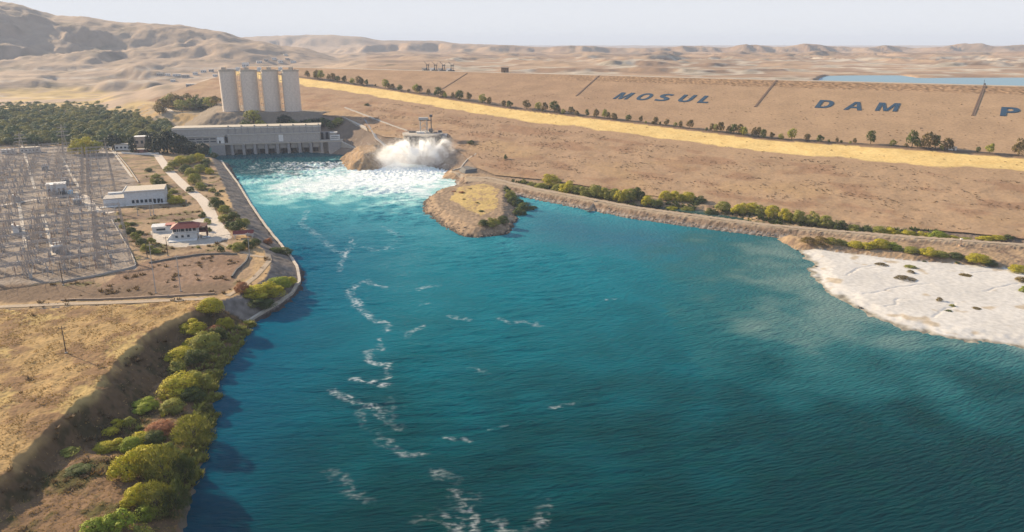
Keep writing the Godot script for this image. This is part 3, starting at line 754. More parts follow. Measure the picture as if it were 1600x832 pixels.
func build_water() -> void:
	var rows := 720
	var cols := 470
	var r := rows_of(rows, cols, func(i: int, j: int) -> Array:
		var rad := 5.0 + i * 1.12
		var a := deg_to_rad(-206.0 + 222.0 * j / (cols - 1.0))
		var p := JET + Vector2(cos(a), sin(a)) * rad
		if p.y < 90.0 or p.x < -430.0 or p.x > 640.0 or p.y > 985.0: return [Vector3(p.x, 0, -p.y), Color.BLACK, 0]
		var arc := a * 420.0
		var calm := ss(-10.0, 45.0, sdist(p, calm_poly)) if p.x > 0.0 and p.y > 300.0 else 1.0
		var gust: float = (0.62 + 1.0 * nz.gust.get_noise_2d(p.x, p.y)) * (1.0 - 0.45 * ss(0.0, 160.0, p.x))
		gust = maxf(gust, 0.12)
		var amp: float = gust * (0.25 + 0.75 * calm) * ss(980.0, 480.0, rad)
		var warp: float = nz.swirl.get_noise_2d(p.x * 0.5, p.y * 0.5) * 5.0
		var h: float = amp * (0.75 + 0.5 * ss(520.0, 300.0, rad)) * nz.wave.get_noise_2d((rad + warp) / 5.6, arc / 26.0)
		h += amp * 0.55 * ss(430.0, 170.0, rad) * nz.wave2.get_noise_2d((rad + warp) / 9.0 + 31.0, arc / 22.0)
		h += amp * 0.3 * nz.wave2.get_noise_2d((rad + warp) / 2.6, arc / 9.0)
		var sd := 99.0
		if rad < 300.0:
			sd = sdist(p, jet_poly)
			h += ss(10.0, -40.0, sd) * (0.8 * nz.a.get_noise_2d(p.x * 0.7, p.y * 1.3) + 0.12 * nz.c.get_noise_2d(p.x * 0.6, p.y))
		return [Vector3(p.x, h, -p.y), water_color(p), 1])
	var uv := PackedVector2Array()
	var uv2 := PackedVector2Array()
	uv.resize(rows * cols); uv2.resize(rows * cols)
	for i in rows:
		for j in cols:
			var k := i * cols + j
			var p: Vector3 = r[0][k]
			uv[k] = Vector2(i * 1.12 / 40.0, 420.0 * deg_to_rad(222.0 * j / (cols - 1.0)) / 110.0)
			uv2[k] = Vector2((p.x + 320.0) / 880.0, (-p.z - 110.0) / 720.0)
	M.water = water_mat()
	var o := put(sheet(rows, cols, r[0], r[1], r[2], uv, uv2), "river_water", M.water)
	tag(o, "teal river water with arcs of ripples and drifting foam below the dam", "", "", "structure")
	# still water: the canal behind the causeway and the reservoir behind the crest
	var st := st_new()
	var cl := [Vector2(-42.4, 711), Vector2(0, 670.2), Vector2(41.5, 642.4), Vector2(90.1, 608.5), Vector2(139, 575.4), Vector2(181.7, 541.1), Vector2(211.1, 512.4), Vector2(235, 501)]
	for i in cl.size() - 1:
		var a: Vector2 = cl[i]
		var b: Vector2 = cl[i + 1]
		quad(st, Vector3(a.x - 6, 1.9, -a.y + 9), Vector3(b.x - 6, 1.9, -b.y + 9), Vector3(b.x + 9, 1.9, -b.y - 14), Vector3(a.x + 9, 1.9, -a.y - 14))
	var still := flat(0.03, 0.075, 0.075, 0.08)
	still.metallic_specular = 0.4
	tag(done(st, "canal_water", still), "narrow green water between the causeway and the hedge", "", "", "structure")
	st = st_new()
	var e0 := dam_at(-420.0, -30.0)
	var e1 := dam_at(1150.0, -30.0)
	quad(st, Vector3(e0.x, 78, -e0.y), Vector3(e1.x, 78, -e1.y), Vector3(e1.x + 2600, 78, -e1.y - 1600), Vector3(e0.x + 900, 78, -e0.y - 1600))
	var lake := flat(0.17, 0.27, 0.34, 0.45)
	lake.metallic_specular = 0.15
	lake.heightmap_enabled = false
	tag(done(st, "reservoir_water", lake), "pale blue reservoir water behind the dam crest", "", "", "structure")

func build_spray() -> void:
	var o := thing("spray", "", "", Vector3(JET.x, 0, -JET.y))
	tag(o, "white plume of spray thrown up in front of the bottom outlet", "", "", "stuff")
	var r := RandomNumberGenerator.new()
	r.seed = 77
	var puffs := []
	for k in 70:
		var x := r.randf_range(-50.0, 40.0)
		var zone := clampf(1.15 - absf(x + 5.0) / 50.0, 0.15, 1.0)
		var peak := 5.0 + 15.0 * zone * r.randf_range(0.6, 1.1)
		if absf(x + 16.0) < 8.0 or absf(x - 16.0) < 7.0: peak += 7.0
		if k % 7 == 0:
			x = -9.0 + r.randfn() * 2.0 if k % 2 == 0 else 13.0 + r.randfn() * 2.0
			peak = 30.0
		puffs.append([Vector3(x, pow(r.randf(), 0.7) * peak, r.randf_range(14.0, 40.0)), r.randf_range(2.6, 5.0)])
	for k in 40:
		var x := r.randf_range(-68.0, 52.0)
		puffs.append([Vector3(x, r.randf_range(0.0, 5.0), r.randf_range(14.0, 62.0)), r.randf_range(4.0, 7.0)])
	# drops and shreds of foam in the air, far too many to count
	var st := st_new()
	for v in [Vector3(-0.6, -0.3, 0), Vector3(0, 0.7, 0.1), Vector3(0.6, -0.3, 0)]: st.add_vertex(v)
	for v in [Vector3(-0.2, -0.9, 0.2), Vector3(0.5, -0.2, 0.3), Vector3(0.3, -1.0, -0.1)]: st.add_vertex(v)
	st.generate_normals()
	var mm := MultiMesh.new()
	mm.transform_format = MultiMesh.TRANSFORM_3D
	mm.mesh = st.commit()
	mm.instance_count = 230000
	for k in mm.instance_count:
		var p: Array = puffs[r.randi() % 110]
		var far := 1.0 if r.randf() < 0.65 else 2.3
		var q: Vector3 = p[0] + Vector3(r.randfn(), r.randfn() * 0.9, r.randfn()) * p[1] * far
		if k % 9 < 4:      # on one of the jets that fan out of the openings
			var j: int = r.randi() % 11
			var t := pow(r.randf(), 0.8)
			var a := (j - 5) * 0.17 + 0.03 * sin(j * 7.0)
			var top := 7.0 + 15.0 * pow(absf(sin(j * 2.3 + 0.6)), 1.2)
			q = Vector3(sin(a) * 24.0 + (j - 5) * 5.6 * t, 9.0 + top * 4.0 * t * (1.02 - t) * 0.95 - 7.0 * t, cos(a) * 22.0 + 26.0 * t)
			q += Vector3(r.randfn(), r.randfn(), r.randfn()) * ((0.5 + 2.4 * t) * (1.0 if r.randf() < 0.75 else 2.2))
		q.y = absf(q.y)
		mm.set_instance_transform(k, Transform3D((Basis.looking_at(TO_SUN) * Basis.from_euler(Vector3(r.randfn() * 0.5, r.randfn() * 0.5, r.randf() * 6))).scaled(Vector3.ONE * r.randf_range(0.07, 0.33)), q))
	var i := MultiMeshInstance3D.new()
	i.multimesh = mm
	var m := flat(0.93, 0.95, 0.96, 0.9)
	m.cull_mode = BaseMaterial3D.CULL_DISABLED
	m.backlight_enabled = true
	m.backlight = Color(1, 1, 1)
	i.material_override = m
	i.name = "water_drops"
	i.set_meta("kind", "stuff")
	o.add_child(i, true)

# ---------------------------------------------------------------- the dam

func berm_w(s: float) -> float:   # where the row of trees runs down the face
	var k := [Vector2(-402.5, 60), Vector2(-173.9, 97.5), Vector2(102, 150.6), Vector2(290.7, 173), Vector2(437.3, 193.7), Vector2(550.2, 192), Vector2(645.5, 193.5)]
	if s <= k[0].x: return k[0].y + (s - k[0].x) * 0.17
	for i in range(1, k.size()):
		if s < k[i].x: return lerpf(k[i - 1].y, k[i].y, (s - k[i - 1].x) / (k[i].x - k[i - 1].x))
	return k[-1].y

func face(s: float, w: float, lift := 0.0) -> Vector3:
	var p := dam_at(s, w)
	return Vector3(p.x, CREST - 0.25 * maxf(w, 0.0) + lift, -p.y)

func build_dam() -> void:
	var root := thing("earth_dam", "long tan earth dam with letters on its sloping face and a yellow band", "dam", face(0, 0))
	var ss_ := []
	var s := -640.0
	while s < 1200.0:
		ss_.append(s)
		s += 2.6
	var cols := 190
	var origin := face(0, 0)
	var r := rows_of(ss_.size(), cols, func(i: int, j: int) -> Array:
		var sv: float = ss_[i]
		var w := -12.0 + (dam_end(sv) + 12.0) * j / (cols - 1.0)
		var v := face(sv, maxf(w, 0.0))
		var p := dam_at(sv, w)
		v.x = p.x; v.z = -p.y
		var f: float = nz.c.get_noise_2d(p.x, p.y)
		var q: float = nz.a.get_noise_2d(p.x, p.y)
		var n: float = nz.b.get_noise_2d(sv * 0.6, w * 1.6)
		var t := w - berm_w(sv)
		var c := Color(0.40, 0.268, 0.17).lerp(Color(0.36, 0.238, 0.152), ss(-0.25, 0.3, n + 0.3 * q))
		c = c.lerp(Color(0.43, 0.295, 0.18), ss(100.0, 500.0, sv) * 0.7)
		if w < 30.0:      # rough stone under the crest
			var k := ss(30.0, 24.0, w + 6.0 * q) * ss(-60.0, 260.0, sv)
			v.y += 0.9 * f * k * ss(0.0, 4.0, w)
			c = c.lerp(Color(0.38, 0.245, 0.145) * (0.85 + 0.9 * f), k)
			if w < 1.5: c = Color(0.42, 0.33, 0.24)
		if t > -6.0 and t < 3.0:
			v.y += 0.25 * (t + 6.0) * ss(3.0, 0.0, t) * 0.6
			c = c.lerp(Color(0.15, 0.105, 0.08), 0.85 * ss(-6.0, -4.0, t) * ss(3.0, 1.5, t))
		elif t >= 3.0 and t < 50.0:
			var e := 33.0 + 7.0 * n + 2.5 * q
			c = c.lerp(Color(0.80, 0.585, 0.25).lerp(Color(0.74, 0.52, 0.21), ss(-0.1, 0.4, q + 0.5 * f)), ss(e, e - 3.0, t))
		elif t >= 50.0:
			c = c.lerp(Color(0.33, 0.20, 0.122), ss(0.0, 0.35, n) * 0.8)
			var g: float = nz.big.get_noise_2d(sv * 1.3, w * 3.0)
			c = c.lerp(Color(0.43, 0.29, 0.165), ss(0.0, 0.5, g) * ss(60.0, 110.0, t))
			v.y += 0.5 * q
		c *= 1.0 + 0.07 * f
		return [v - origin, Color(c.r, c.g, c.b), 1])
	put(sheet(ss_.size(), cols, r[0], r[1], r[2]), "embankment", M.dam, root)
	# crest road and its low wall
	var st := st_new()
	var a := face(-640, -1) - origin
	var b := face(1200, -1) - origin
	var up := Vector3(0, 1, 0)
	var back := Vector3(-DAM_N.x, 0, DAM_N.y)
	quad(st, a + up * 0.04, b + up * 0.04, b + back * 9 + up * 0.04, a + back * 9 + up * 0.04)
	done(st, "crest_road", M.road, root)
	st = st_new()
	for k in [9.5]:
		var p: Vector3 = a + back * k
		var q: Vector3 = b + back * k
		hexa(st, [p, q, q + back * 0.5, p + back * 0.5, p + up * 0.2, q + up * 0.2, q + back * 0.5 + up * 0.2, p + back * 0.5 + up * 0.2])
	done(st, "parapet", M.road, root)
	st = st_new()
	a = face(-640, -12) - origin; b = face(1200, -12) - origin
	quad(st, a, b, b + back * 45 - up * 20, a + back * 45 - up * 20)
	done(st, "upstream_face", M.rock, root)
	# stepped drains that run down the face
	for dr in [[-80.0, -66.0, 8.0, 88.0, 1.0], [149.0, 163.0, 3.0, 92.0, 1.1], [391.0, 396.0, 2.0, 101.0, 1.3], [605.0, 602.0, 1.0, 97.0, 1.6]]:
		st = st_new()
		var n := 24
		for k in n:
			var t0 := float(k) / n
			var t1 := float(k + 1) / n
			var s0: float = lerpf(dr[0], dr[1], t0)
			var s1: float = lerpf(dr[0], dr[1], t1)
			var w0: float = lerpf(dr[2], dr[3], t0)
			var w1: float = lerpf(dr[2], dr[3], t1) - 0.2
			for e in [-0.5, 0.5]:      # two kerbs with the channel between them
				var p := []
				for y in [-0.5, 0.6]:
					for c in [[s0 + e * dr[4] - 0.45, w0], [s0 + e * dr[4] + 0.45, w0], [s1 + e * dr[4] + 0.45, w1], [s1 + e * dr[4] - 0.45, w1]]:
						p.append(face(c[0], c[1], y) - origin)
				hexa(st, p)
			quad(st, face(s0 - dr[4] * 0.5, w0, 0.25) - origin, face(s0 + dr[4] * 0.5, w0, 0.25) - origin, face(s1 + dr[4] * 0.5, w1, 0.25) - origin, face(s1 - dr[4] * 0.5, w1, 0.25) - origin)
		done(st, "stepped_drain", M.drain, root)
	# the letters: blue stone laid on the slope
	var font := SystemFont.new()
	font.font_names = PackedStringArray(["Droid Sans"])
	font.font_weight = 700
	var down := (face(0, 100) - face(0, 0)).normalized()
	var along := Vector3(DAM_A.x, 0, -DAM_A.y)
	var nrm := along.cross(-down).normalized()
	for l in [["M", Vector2(227, 83.9), 0.75], ["O", Vector2(255.3, 84.1), 0.8], ["S", Vector2(281.4, 83.3), 1.1], ["U", Vector2(309.6, 83.6), 0.87], ["L", Vector2(332.2, 84), 0.88], ["D", Vector2(464.8, 82.7), 0.86], ["A", Vector2(495.2, 84.9), 0.78], ["M", Vector2(525.9, 83.5), 0.8], ["P", Vector2(630.1, 82.2), 0.95]]:
		var tm := TextMesh.new()
		tm.text = l[0]
		tm.font = font
		tm.font_size = 64
		tm.pixel_size = 0.46
		tm.depth = 0.35
		var o := put(tm, "letter", M.letter, root)
		var sw: Vector2 = l[1]
		o.transform = Transform3D(Basis(along * l[2] * 1.16, -down * 1.25, nrm), face(sw.x, sw.y, 0.3) - origin)
		o.set_meta("label", "dark blue letter %s laid in stone on the dam face" % l[0])
	# dry tufts that dot the lower face
	var mm := MultiMesh.new()
	mm.transform_format = MultiMesh.TRANSFORM_3D
	mm.mesh = tuft(9, 5)
	var spots := []
	var tries := 0
	while spots.size() < 3600 and tries < 90000:
		tries += 1
		var sv := rng.randf_range(-120.0, 760.0)
		var w := rng.randf_range(60.0, 345.0)
		if w > dam_end(sv) - 4.0: continue
		var t := w - berm_w(sv)
		var n: float = nz.b.get_noise_2d(sv * 0.6, w * 2.2)
		if t < 42.0 and rng.randf() > 0.05: continue
		if t >= 42.0 and n + rng.randf() * 0.35 < 0.3: continue
		spots.append(Vector2(sv, w))
	mm.instance_count = spots.size()
	for k in spots.size():
		var z := rng.randf_range(0.35, 0.95)
		mm.set_instance_transform(k, Transform3D(Basis(Vector3.UP, rng.randf() * TAU).scaled(Vector3(z * 1.7, z * 0.6, z * 1.7)), face(spots[k].x, spots[k].y, 0.1)))
	var i := MultiMeshInstance3D.new()
	i.multimesh = mm
	i.material_override = M.leaf_scrub
	i.name = "dry_scrub"
	add_child(i)
	tag(i, "low dry brown scrub dotted over the lower dam face", "", "", "stuff")

func tuft(n: int, seed_: int) -> ArrayMesh:
	var r := RandomNumberGenerator.new()
	r.seed = seed_
	var st := st_new()
	for k in n:
		var t := r.randf() * TAU
		var c := Vector3(cos(t), 0, sin(t)) * r.randf() * 0.5
		var d := Vector3(cos(t) * 0.5, r.randf_range(0.5, 1.0), sin(t) * 0.5)
		var s := Vector3(-sin(t), 0, cos(t)) * r.randf_range(0.12, 0.3)
		st.set_color(Color.WHITE * r.randf_range(0.6, 1.1))
		for v in [c - s, c + d, c + s]: st.add_vertex(v)
	st.generate_normals()
	return st.commit()

# ---------------------------------------------------------------- powerhouse, surge tanks, outlet

func build_powerhouse() -> void:
	# local axes: x to the right along the river front, z towards the viewer; origin at the right front corner of the deck
	var root := thing("powerhouse", "long grey concrete powerhouse with ribbed hall above a row of river openings", "power station", Vector3(-221, 0, -914), 0.2217)
	var C: Material = M.concrete
	block(root, "deck", Vector3(-78, 13.3, -8), Vector3(162, 1.4, 18), M.concrete_warm)
	block(root, "deck_edge", Vector3(-78, 14.4, 0.7), Vector3(162, 1.0, 0.5), M.concrete)
	block(root, "river_wall", Vector3(-78, 4.5, -14), Vector3(160, 17, 8), M.concrete_grey)
	for k in 9:      # piers between the draft tube openings
		var x := -24.0 - k * 13.6
		block(root, "pier", Vector3(x, 4.2, -5.0), Vector3(3.4, 16.8, 11.0), M.concrete_grey)
	for k in 8:
		var x := -30.8 - k * 13.6
		block(root, "gate_panel", Vector3(x, 9.7, -2.5 - 0.15 * (k % 3)), Vector3(8.6, 5.2, 0.8), M.concrete)
		block(root, "dark_opening", Vector3(x - (1.5 if k % 2 == 0 else -1.0), 3.4, -9.6), Vector3(6.4, 7.0, 0.6), M.dark)
		block(root, "lintel", Vector3(x, 6.6, -6.0), Vector3(10.0, 1.0, 6.0), M.concrete_grey)
	block(root, "end_pier", Vector3(-8, 4.3, -4), Vector3(16, 16.6, 14), M.concrete_grey)
	block(root, "end_wall", Vector3(-149, 4.2, -5), Vector3(16, 16.8, 13), M.concrete_grey)
	# the hall
	block(root, "hall_wall", Vector3(-114, 22.6, -30), Vector3(178, 18, 24), C)
	block(root, "roof", Vector3(-114, 32.3, -30.5), Vector3(180, 1.4, 27), M.roof)
	block(root, "roof_edge", Vector3(-114, 31.4, -17.4), Vector3(180, 1.2, 0.6), M.white)
	for k in 15:
		var x := -27.0 - k * 7.9
		block(root, "rib", Vector3(x, 27.4, -17.4), Vector3(0.8, 9.0, 1.2), M.concrete_grey)
		if k % 2 == 0:
			block(root, "roof_vent", Vector3(x, 33.5, -19.5), Vector3(1.6, 1.8, 3.0), M.concrete)
	# the lower block in front
	block(root, "front_block", Vector3(-82, 18.6, -12.6), Vector3(112, 9.4, 9.2), M.concrete)
	for k in 11:
		block(root, "wall_joint", Vector3(-31.0 - k * 10.2, 18.6, -7.95), Vector3(0.45, 9.0, 0.2), M.concrete_grey)
	block(root, "ledge", Vector3(-82, 23.6, -12.4), Vector3(113, 0.7, 9.8), M.concrete_warm)
	block(root, "pale_panel", Vector3(-74, 18.4, -7.9), Vector3(5.5, 8.6, 0.35), M.white)
	block(root, "dark_door", Vector3(-139.8, 17.6, -12.0), Vector3(3.6, 7.0, 3.0), M.dark)
	# the left wing with strip windows, and the pale hut
	block(root, "left_wing", Vector3(-172, 18.0, -13.5), Vector3(60, 8.0, 9.5), C)
	for y in [16.2, 19.6]:
		for k in 7:
			block(root, "window", Vector3(-147.5 - k * 8.1, y, -8.7), Vector3(6.4, 1.3, 0.3), M.glass)
	block(root, "hut", Vector3(-146, 17.6, -6.2), Vector3(8.0, 7.2, 4.6), M.white)
	block(root, "hut_door", Vector3(-147, 16.0, -3.85), Vector3(1.8, 3.2, 0.2), M.dark)
	block(root, "wing_roof", Vector3(-172, 22.3, -13.3), Vector3(61, 0.7, 10.4), M.concrete_warm)
	block(root, "left_end_wall", Vector3(-203.6, 22.4, -29.6), Vector3(0.9, 18.4, 24.6), M.white)
	# right end: dark doors and a small stacked block
	for k in 2: block(root, "tall_door", Vector3(-23.5 + k * 6.4, 18.5, -20), Vector3(3.4, 8.8, 2.0), M.dark)
	block(root, "door_wall", Vector3(-19.5, 18.6, -22.5), Vector3(14, 9.2, 4.0), M.concrete_grey)
	block(root, "end_block", Vector3(-7, 17.0, -12), Vector3(12, 5.8, 8), M.white)
	block(root, "end_block_top", Vector3(-8.5, 21.6, -13), Vector3(8, 3.2, 6), M.concrete)
	for y in [16.4, 18.6]: block(root, "window", Vector3(-7, y, -7.9), Vector3(9.5, 0.7, 0.25), M.glass)
	block(root, "end_block_cap", Vector3(-8.3, 23.5, -13), Vector3(9.4, 0.6, 7), M.white)
	# the sloping wall of the tailrace beyond the right corner
	var st := st_new()
	hexa(st, [Vector3(0, -2, -3), Vector3(36, -2, 50), Vector3(34, -2, 52), Vector3(-2, -2, -1), Vector3(0, 14, -3), Vector3(36, 2.4, 50), Vector3(34, 2.4, 52), Vector3(-2, 14, -1)])
	done(st, "tailrace_wall", M.concrete_warm, root)

func build_tanks() -> void:
	var spots := [Vector2(-407.4, 1030.2), Vector2(-377, 1030.2), Vector2(-346.7, 1030.2), Vector2(-317.3, 1030.2)]
	var names := ["leftmost of the four round concrete surge tanks, beside the tan trees", "second surge tank from the left, behind the ribless roof end", "third surge tank from the left in the row of four", "rightmost surge tank, the one next to the yellow dam band"]
	for k in 4:
		var p: Vector2 = spots[k]
		var root := thing("surge_tank", "tall pale cylinder: " + names[k], "surge tank", Vector3(p.x, 39.0, -p.y - 12.0), 0.0, "surge tanks above the powerhouse")
		var st := SurfaceTool.new()
		st.begin(Mesh.PRIMITIVE_TRIANGLES)
		lathe(st, [Vector2(11.6, -3), Vector2(11.6, 57.0)], 64)
		st.index()
		done(st, "shell", M.tank, root)
		st = st_new()
		lathe(st, [Vector2(11.6, 57.0), Vector2(12.2, 57.0), Vector2(12.2, 59.0), Vector2(10.9, 59.0), Vector2(10.9, 56.0), Vector2(0.05, 56.0)], 64)
		done(st, "rim", M.concrete_warm, root)
		st = st_new()
		lathe(st, [Vector2(12.6, -3.0), Vector2(12.6, 1.2), Vector2(11.5, 1.4)], 48)
		done(st, "footing", M.concrete_grey, root)
		block(root, "roof_hatch", Vector3(-3.0 + k * 1.5, 59.0, 3.0 - k), Vector3(5.0, 7.0, 5.0), M.concrete_warm)
		if k < 3:     # stair tower with landings in the gap to the next tank
			st = st_new()
			for y in 7: box(st, Vector3(15.0, 4.0 + y * 8.0, -3.5), Vector3(3.6, 0.5, 5.0))
			for q in [[11.6, -6.0], [16.6, -6.0], [11.6, -1.2], [16.6, -1.2]]: bar(st, Vector3(q[0], -1, q[1]), Vector3(q[0], 57, q[1]), 0.22)
			done(st, "stair_tower", M.concrete_warm, root)
			block(root, "stair_hut", Vector3(15.0, 59.6, -3.6), Vector3(4.6, 5.6, 5.6), M.white)

func build_outlet() -> void:
	var root := thing("outlet_drum", "round concrete bottom outlet structure with a flat pale top behind the spray", "outlet structure", Vector3(-107, 0, -852))
	var st := SurfaceTool.new()
	st.begin(Mesh.PRIMITIVE_TRIANGLES)
	lathe(st, [Vector2(23, -4), Vector2(23, 29.6)], 72)
	st.index()
	done(st, "drum_wall", M.concrete_dark, root)
	st = st_new()
	lathe(st, [Vector2(23.0, 29.6), Vector2(24.2, 29.7), Vector2(24.2, 31.0), Vector2(0.05, 31.0)], 72)
	done(st, "top_slab", M.concrete_warm, root)
	for k in 5:
		var a := deg_to_rad(50.0 + k * 20.0)
		block(root, "buttress", Vector3(cos(a) * 23.2, 14, sin(a) * 23.2), Vector3(2.2, 29, 2.4), M.concrete, -a)
	for k in 4:
		var a := deg_to_rad(60.0 + k * 20.0)
		block(root, "outlet_opening", Vector3(cos(a) * 22.9, 15, sin(a) * 22.9), Vector3(0.8, 14, 5.0), M.dark, -a)
	block(root, "right_wing", Vector3(25.5, 14, -1), Vector3(7, 31, 17), M.concrete_grey)
	st = st_new()
	for k in 48:
		var a := TAU * k / 48
		bar(st, Vector3(cos(a) * 23.8, 31, sin(a) * 23.8), Vector3(cos(a) * 23.8, 32.1, sin(a) * 23.8), 0.09)
		bar(st, Vector3(cos(a) * 23.8, 32.1, sin(a) * 23.8), Vector3(cos(a + TAU / 48) * 23.8, 32.1, sin(a + TAU / 48) * 23.8), 0.09)
	done(st, "railing", M.steel, root)
	# low things on the slab
	for q in [[-13, 31.9, -6, 8, 1.8, 5, M.concrete_dark], [15, 31.8, -4, 5, 1.6, 6, M.rock], [20, 32.2, -8, 4, 2.4, 4, M.steel_dark], [-2, 32.0, 3, 9, 2.0, 5, M.white], [7, 32.1, 6, 4, 2.2, 3, M.steel]]:
		block(root, "equipment_box", Vector3(q[0], q[1], q[2]), Vector3(q[3], q[4], q[5]), q[6])
	# yellow-grey apron at the right foot
	var ap := thing("outlet_apron", "pale yellowish concrete apron sloping into the white water right of the outlet", "apron", Vector3(-76, 0, -836))
	st = st_new()
	hexa(st, [Vector3(2, -3, -2), Vector3(28, -3, 6), Vector3(34, -3, 44), Vector3(0, -3, 36), Vector3(4, 11.5, -2), Vector3(24, 13, -6), Vector3(33, 2.5, 40), Vector3(4, 0.8, 32)])
	done(st, "slope_slab", M.apron, ap)
	st = st_new()
	hexa(st, [Vector3(26, -3, 2), Vector3(29, -3, 2), Vector3(40, -3, 46), Vector3(36, -3, 46), Vector3(25, 14.4, -4), Vector3(28, 14.4, -4), Vector3(39, 4.2, 45), Vector3(35, 4.2, 45)])
	done(st, "side_wall", M.concrete_warm, ap)
	# gantry crane on top
	var cr := thing("gantry_crane", "dark steel gantry crane standing on the round outlet slab", "crane", Vector3(-104, 31, -852))
	for k in 4:
		var x := -5.5 if k % 2 == 0 else 2.5
		var z := -2.5 if k < 2 else 2.5
		st = st_new()
		bar(st, Vector3(x, 0, z), Vector3(x, 16.5, z), 0.42)
		for y in 3: bar(st, Vector3(x, y * 5.0, z), Vector3(-1.5, y * 5.0 + 5.0, z), 0.18)
		done(st, "leg", M.steel, cr)
	block(cr, "crab", Vector3(-1.5, 17.2, 0), Vector3(11, 2.4, 6.6), M.steel)
	block(cr, "girder", Vector3(-1.0, 15.6, 0), Vector3(12.0, 0.9, 6.0), M.steel_dark)
	st = st_new()
	for z in [-2.0, 2.0]:
		bar(st, Vector3(7.5, 0, z), Vector3(7.5, 19.5, z), 0.35)
		bar(st, Vector3(2.5, 15, z), Vector3(7.5, 15, z), 0.3)
	for y in 4: bar(st, Vector3(7.5, 2.0 + y * 4.5, -2), Vector3(7.5, 6.5 + y * 4.5, 2), 0.18)
	done(st, "hoist_mast", M.steel_dark, cr)
	block(cr, "cabin", Vector3(7.0, 3.0, 0), Vector3(4.0, 4.6, 4.6), M.steel_dark)
	block(cr, "mast_head", Vector3(7.5, 20.4, 0), Vector3(3.2, 2.6, 4.6), M.steel_dark)
	# the pale chute above the cut, and the stair below it
	var ch := thing("concrete_chute", "pale concrete chute running down beside the shaded cut right of the surge tanks", "chute", Vector3.ZERO)
	st = st_new()
	var c0 := [Vector2(-137.2, 221.7), Vector2(-83.3, 255.8), Vector2(-50.3, 261.7), Vector2(-63.3, 249.7)]
	var q := []
	for y in [-1.5, 1.3]:
		for c in c0: q.append(face(c.x, minf(c.y, dam_end(c.x)), y))
	hexa(st, q)
	done(st, "chute_slab", M.concrete_warm, ch)
	ribbon("chute_road", [Vector2(-243.9, 1049.5), Vector2(-217.5, 1012.8), Vector2(-169.7, 946.5), Vector2(-131, 895)], 3.4, 0.9, M.concrete_warm, 1.6, ch)
	ribbon("chute_stair", [Vector2(-201.2, 977.4), Vector2(-170, 889), Vector2(-151, 859.3)], 3.0, 0.6, M.concrete_grey, 1.4, ch)
	# the dark block where the outlet wall meets the spur
	var ab := thing("abutment_block", "dark grey sloping concrete block at the root of the tan spur", "abutment", Vector3.ZERO)
	st = st_new()
	var top := [Vector2(-53.2, 747.7), Vector2(-38.3, 764.4), Vector2(-31.1, 739.6), Vector2(-47.9, 727.7)]
	var foot := [Vector2(-61.9, 734.1), Vector2(-42.5, 804.2), Vector2(-25.4, 730.3), Vector2(-51.4, 719.2)]
	var e := []
	for p in foot: e.append(Vector3(p.x, -1.0, -p.y))
	for p in top: e.append(Vector3(p.x, 8.0, -p.y))
	hexa(st, e)
	done(st, "block_body", M.concrete_dark, ab)
	ribbon("block_edge", [Vector2(-63.1, 742), Vector2(-54, 758), Vector2(-39.8, 778.9)], 1.6, 0.9, M.concrete_warm, 1.5, ab)

# ---------------------------------------------------------------- houses

# a flat-roofed building; windows is a list of [x share, height, width, tall] on the front
func flat_house(called: String, label: String, category: String, at: Vector3, turn: float, s: Vector3, wall: Material, roof: Material, wins: int, group := "") -> Node3D:
	var root := thing(called, label, category, at, turn, group)
	block(root, "wall", Vector3(0, s.y / 2 - 0.5, 0), s + Vector3(0, 1, 0), wall)
	block(root, "roof", Vector3(0, s.y + 0.35, 0), Vector3(s.x + 0.9, 0.7, s.z + 0.9), roof)
	for k in wins:
		var x := (k + 0.5) / wins * s.x - s.x / 2
		block(root, "window", Vector3(x, s.y * 0.5, s.z / 2 + 0.06), Vector3(s.x / wins * 0.5, s.y * 0.3, 0.14), M.glass)
	return root

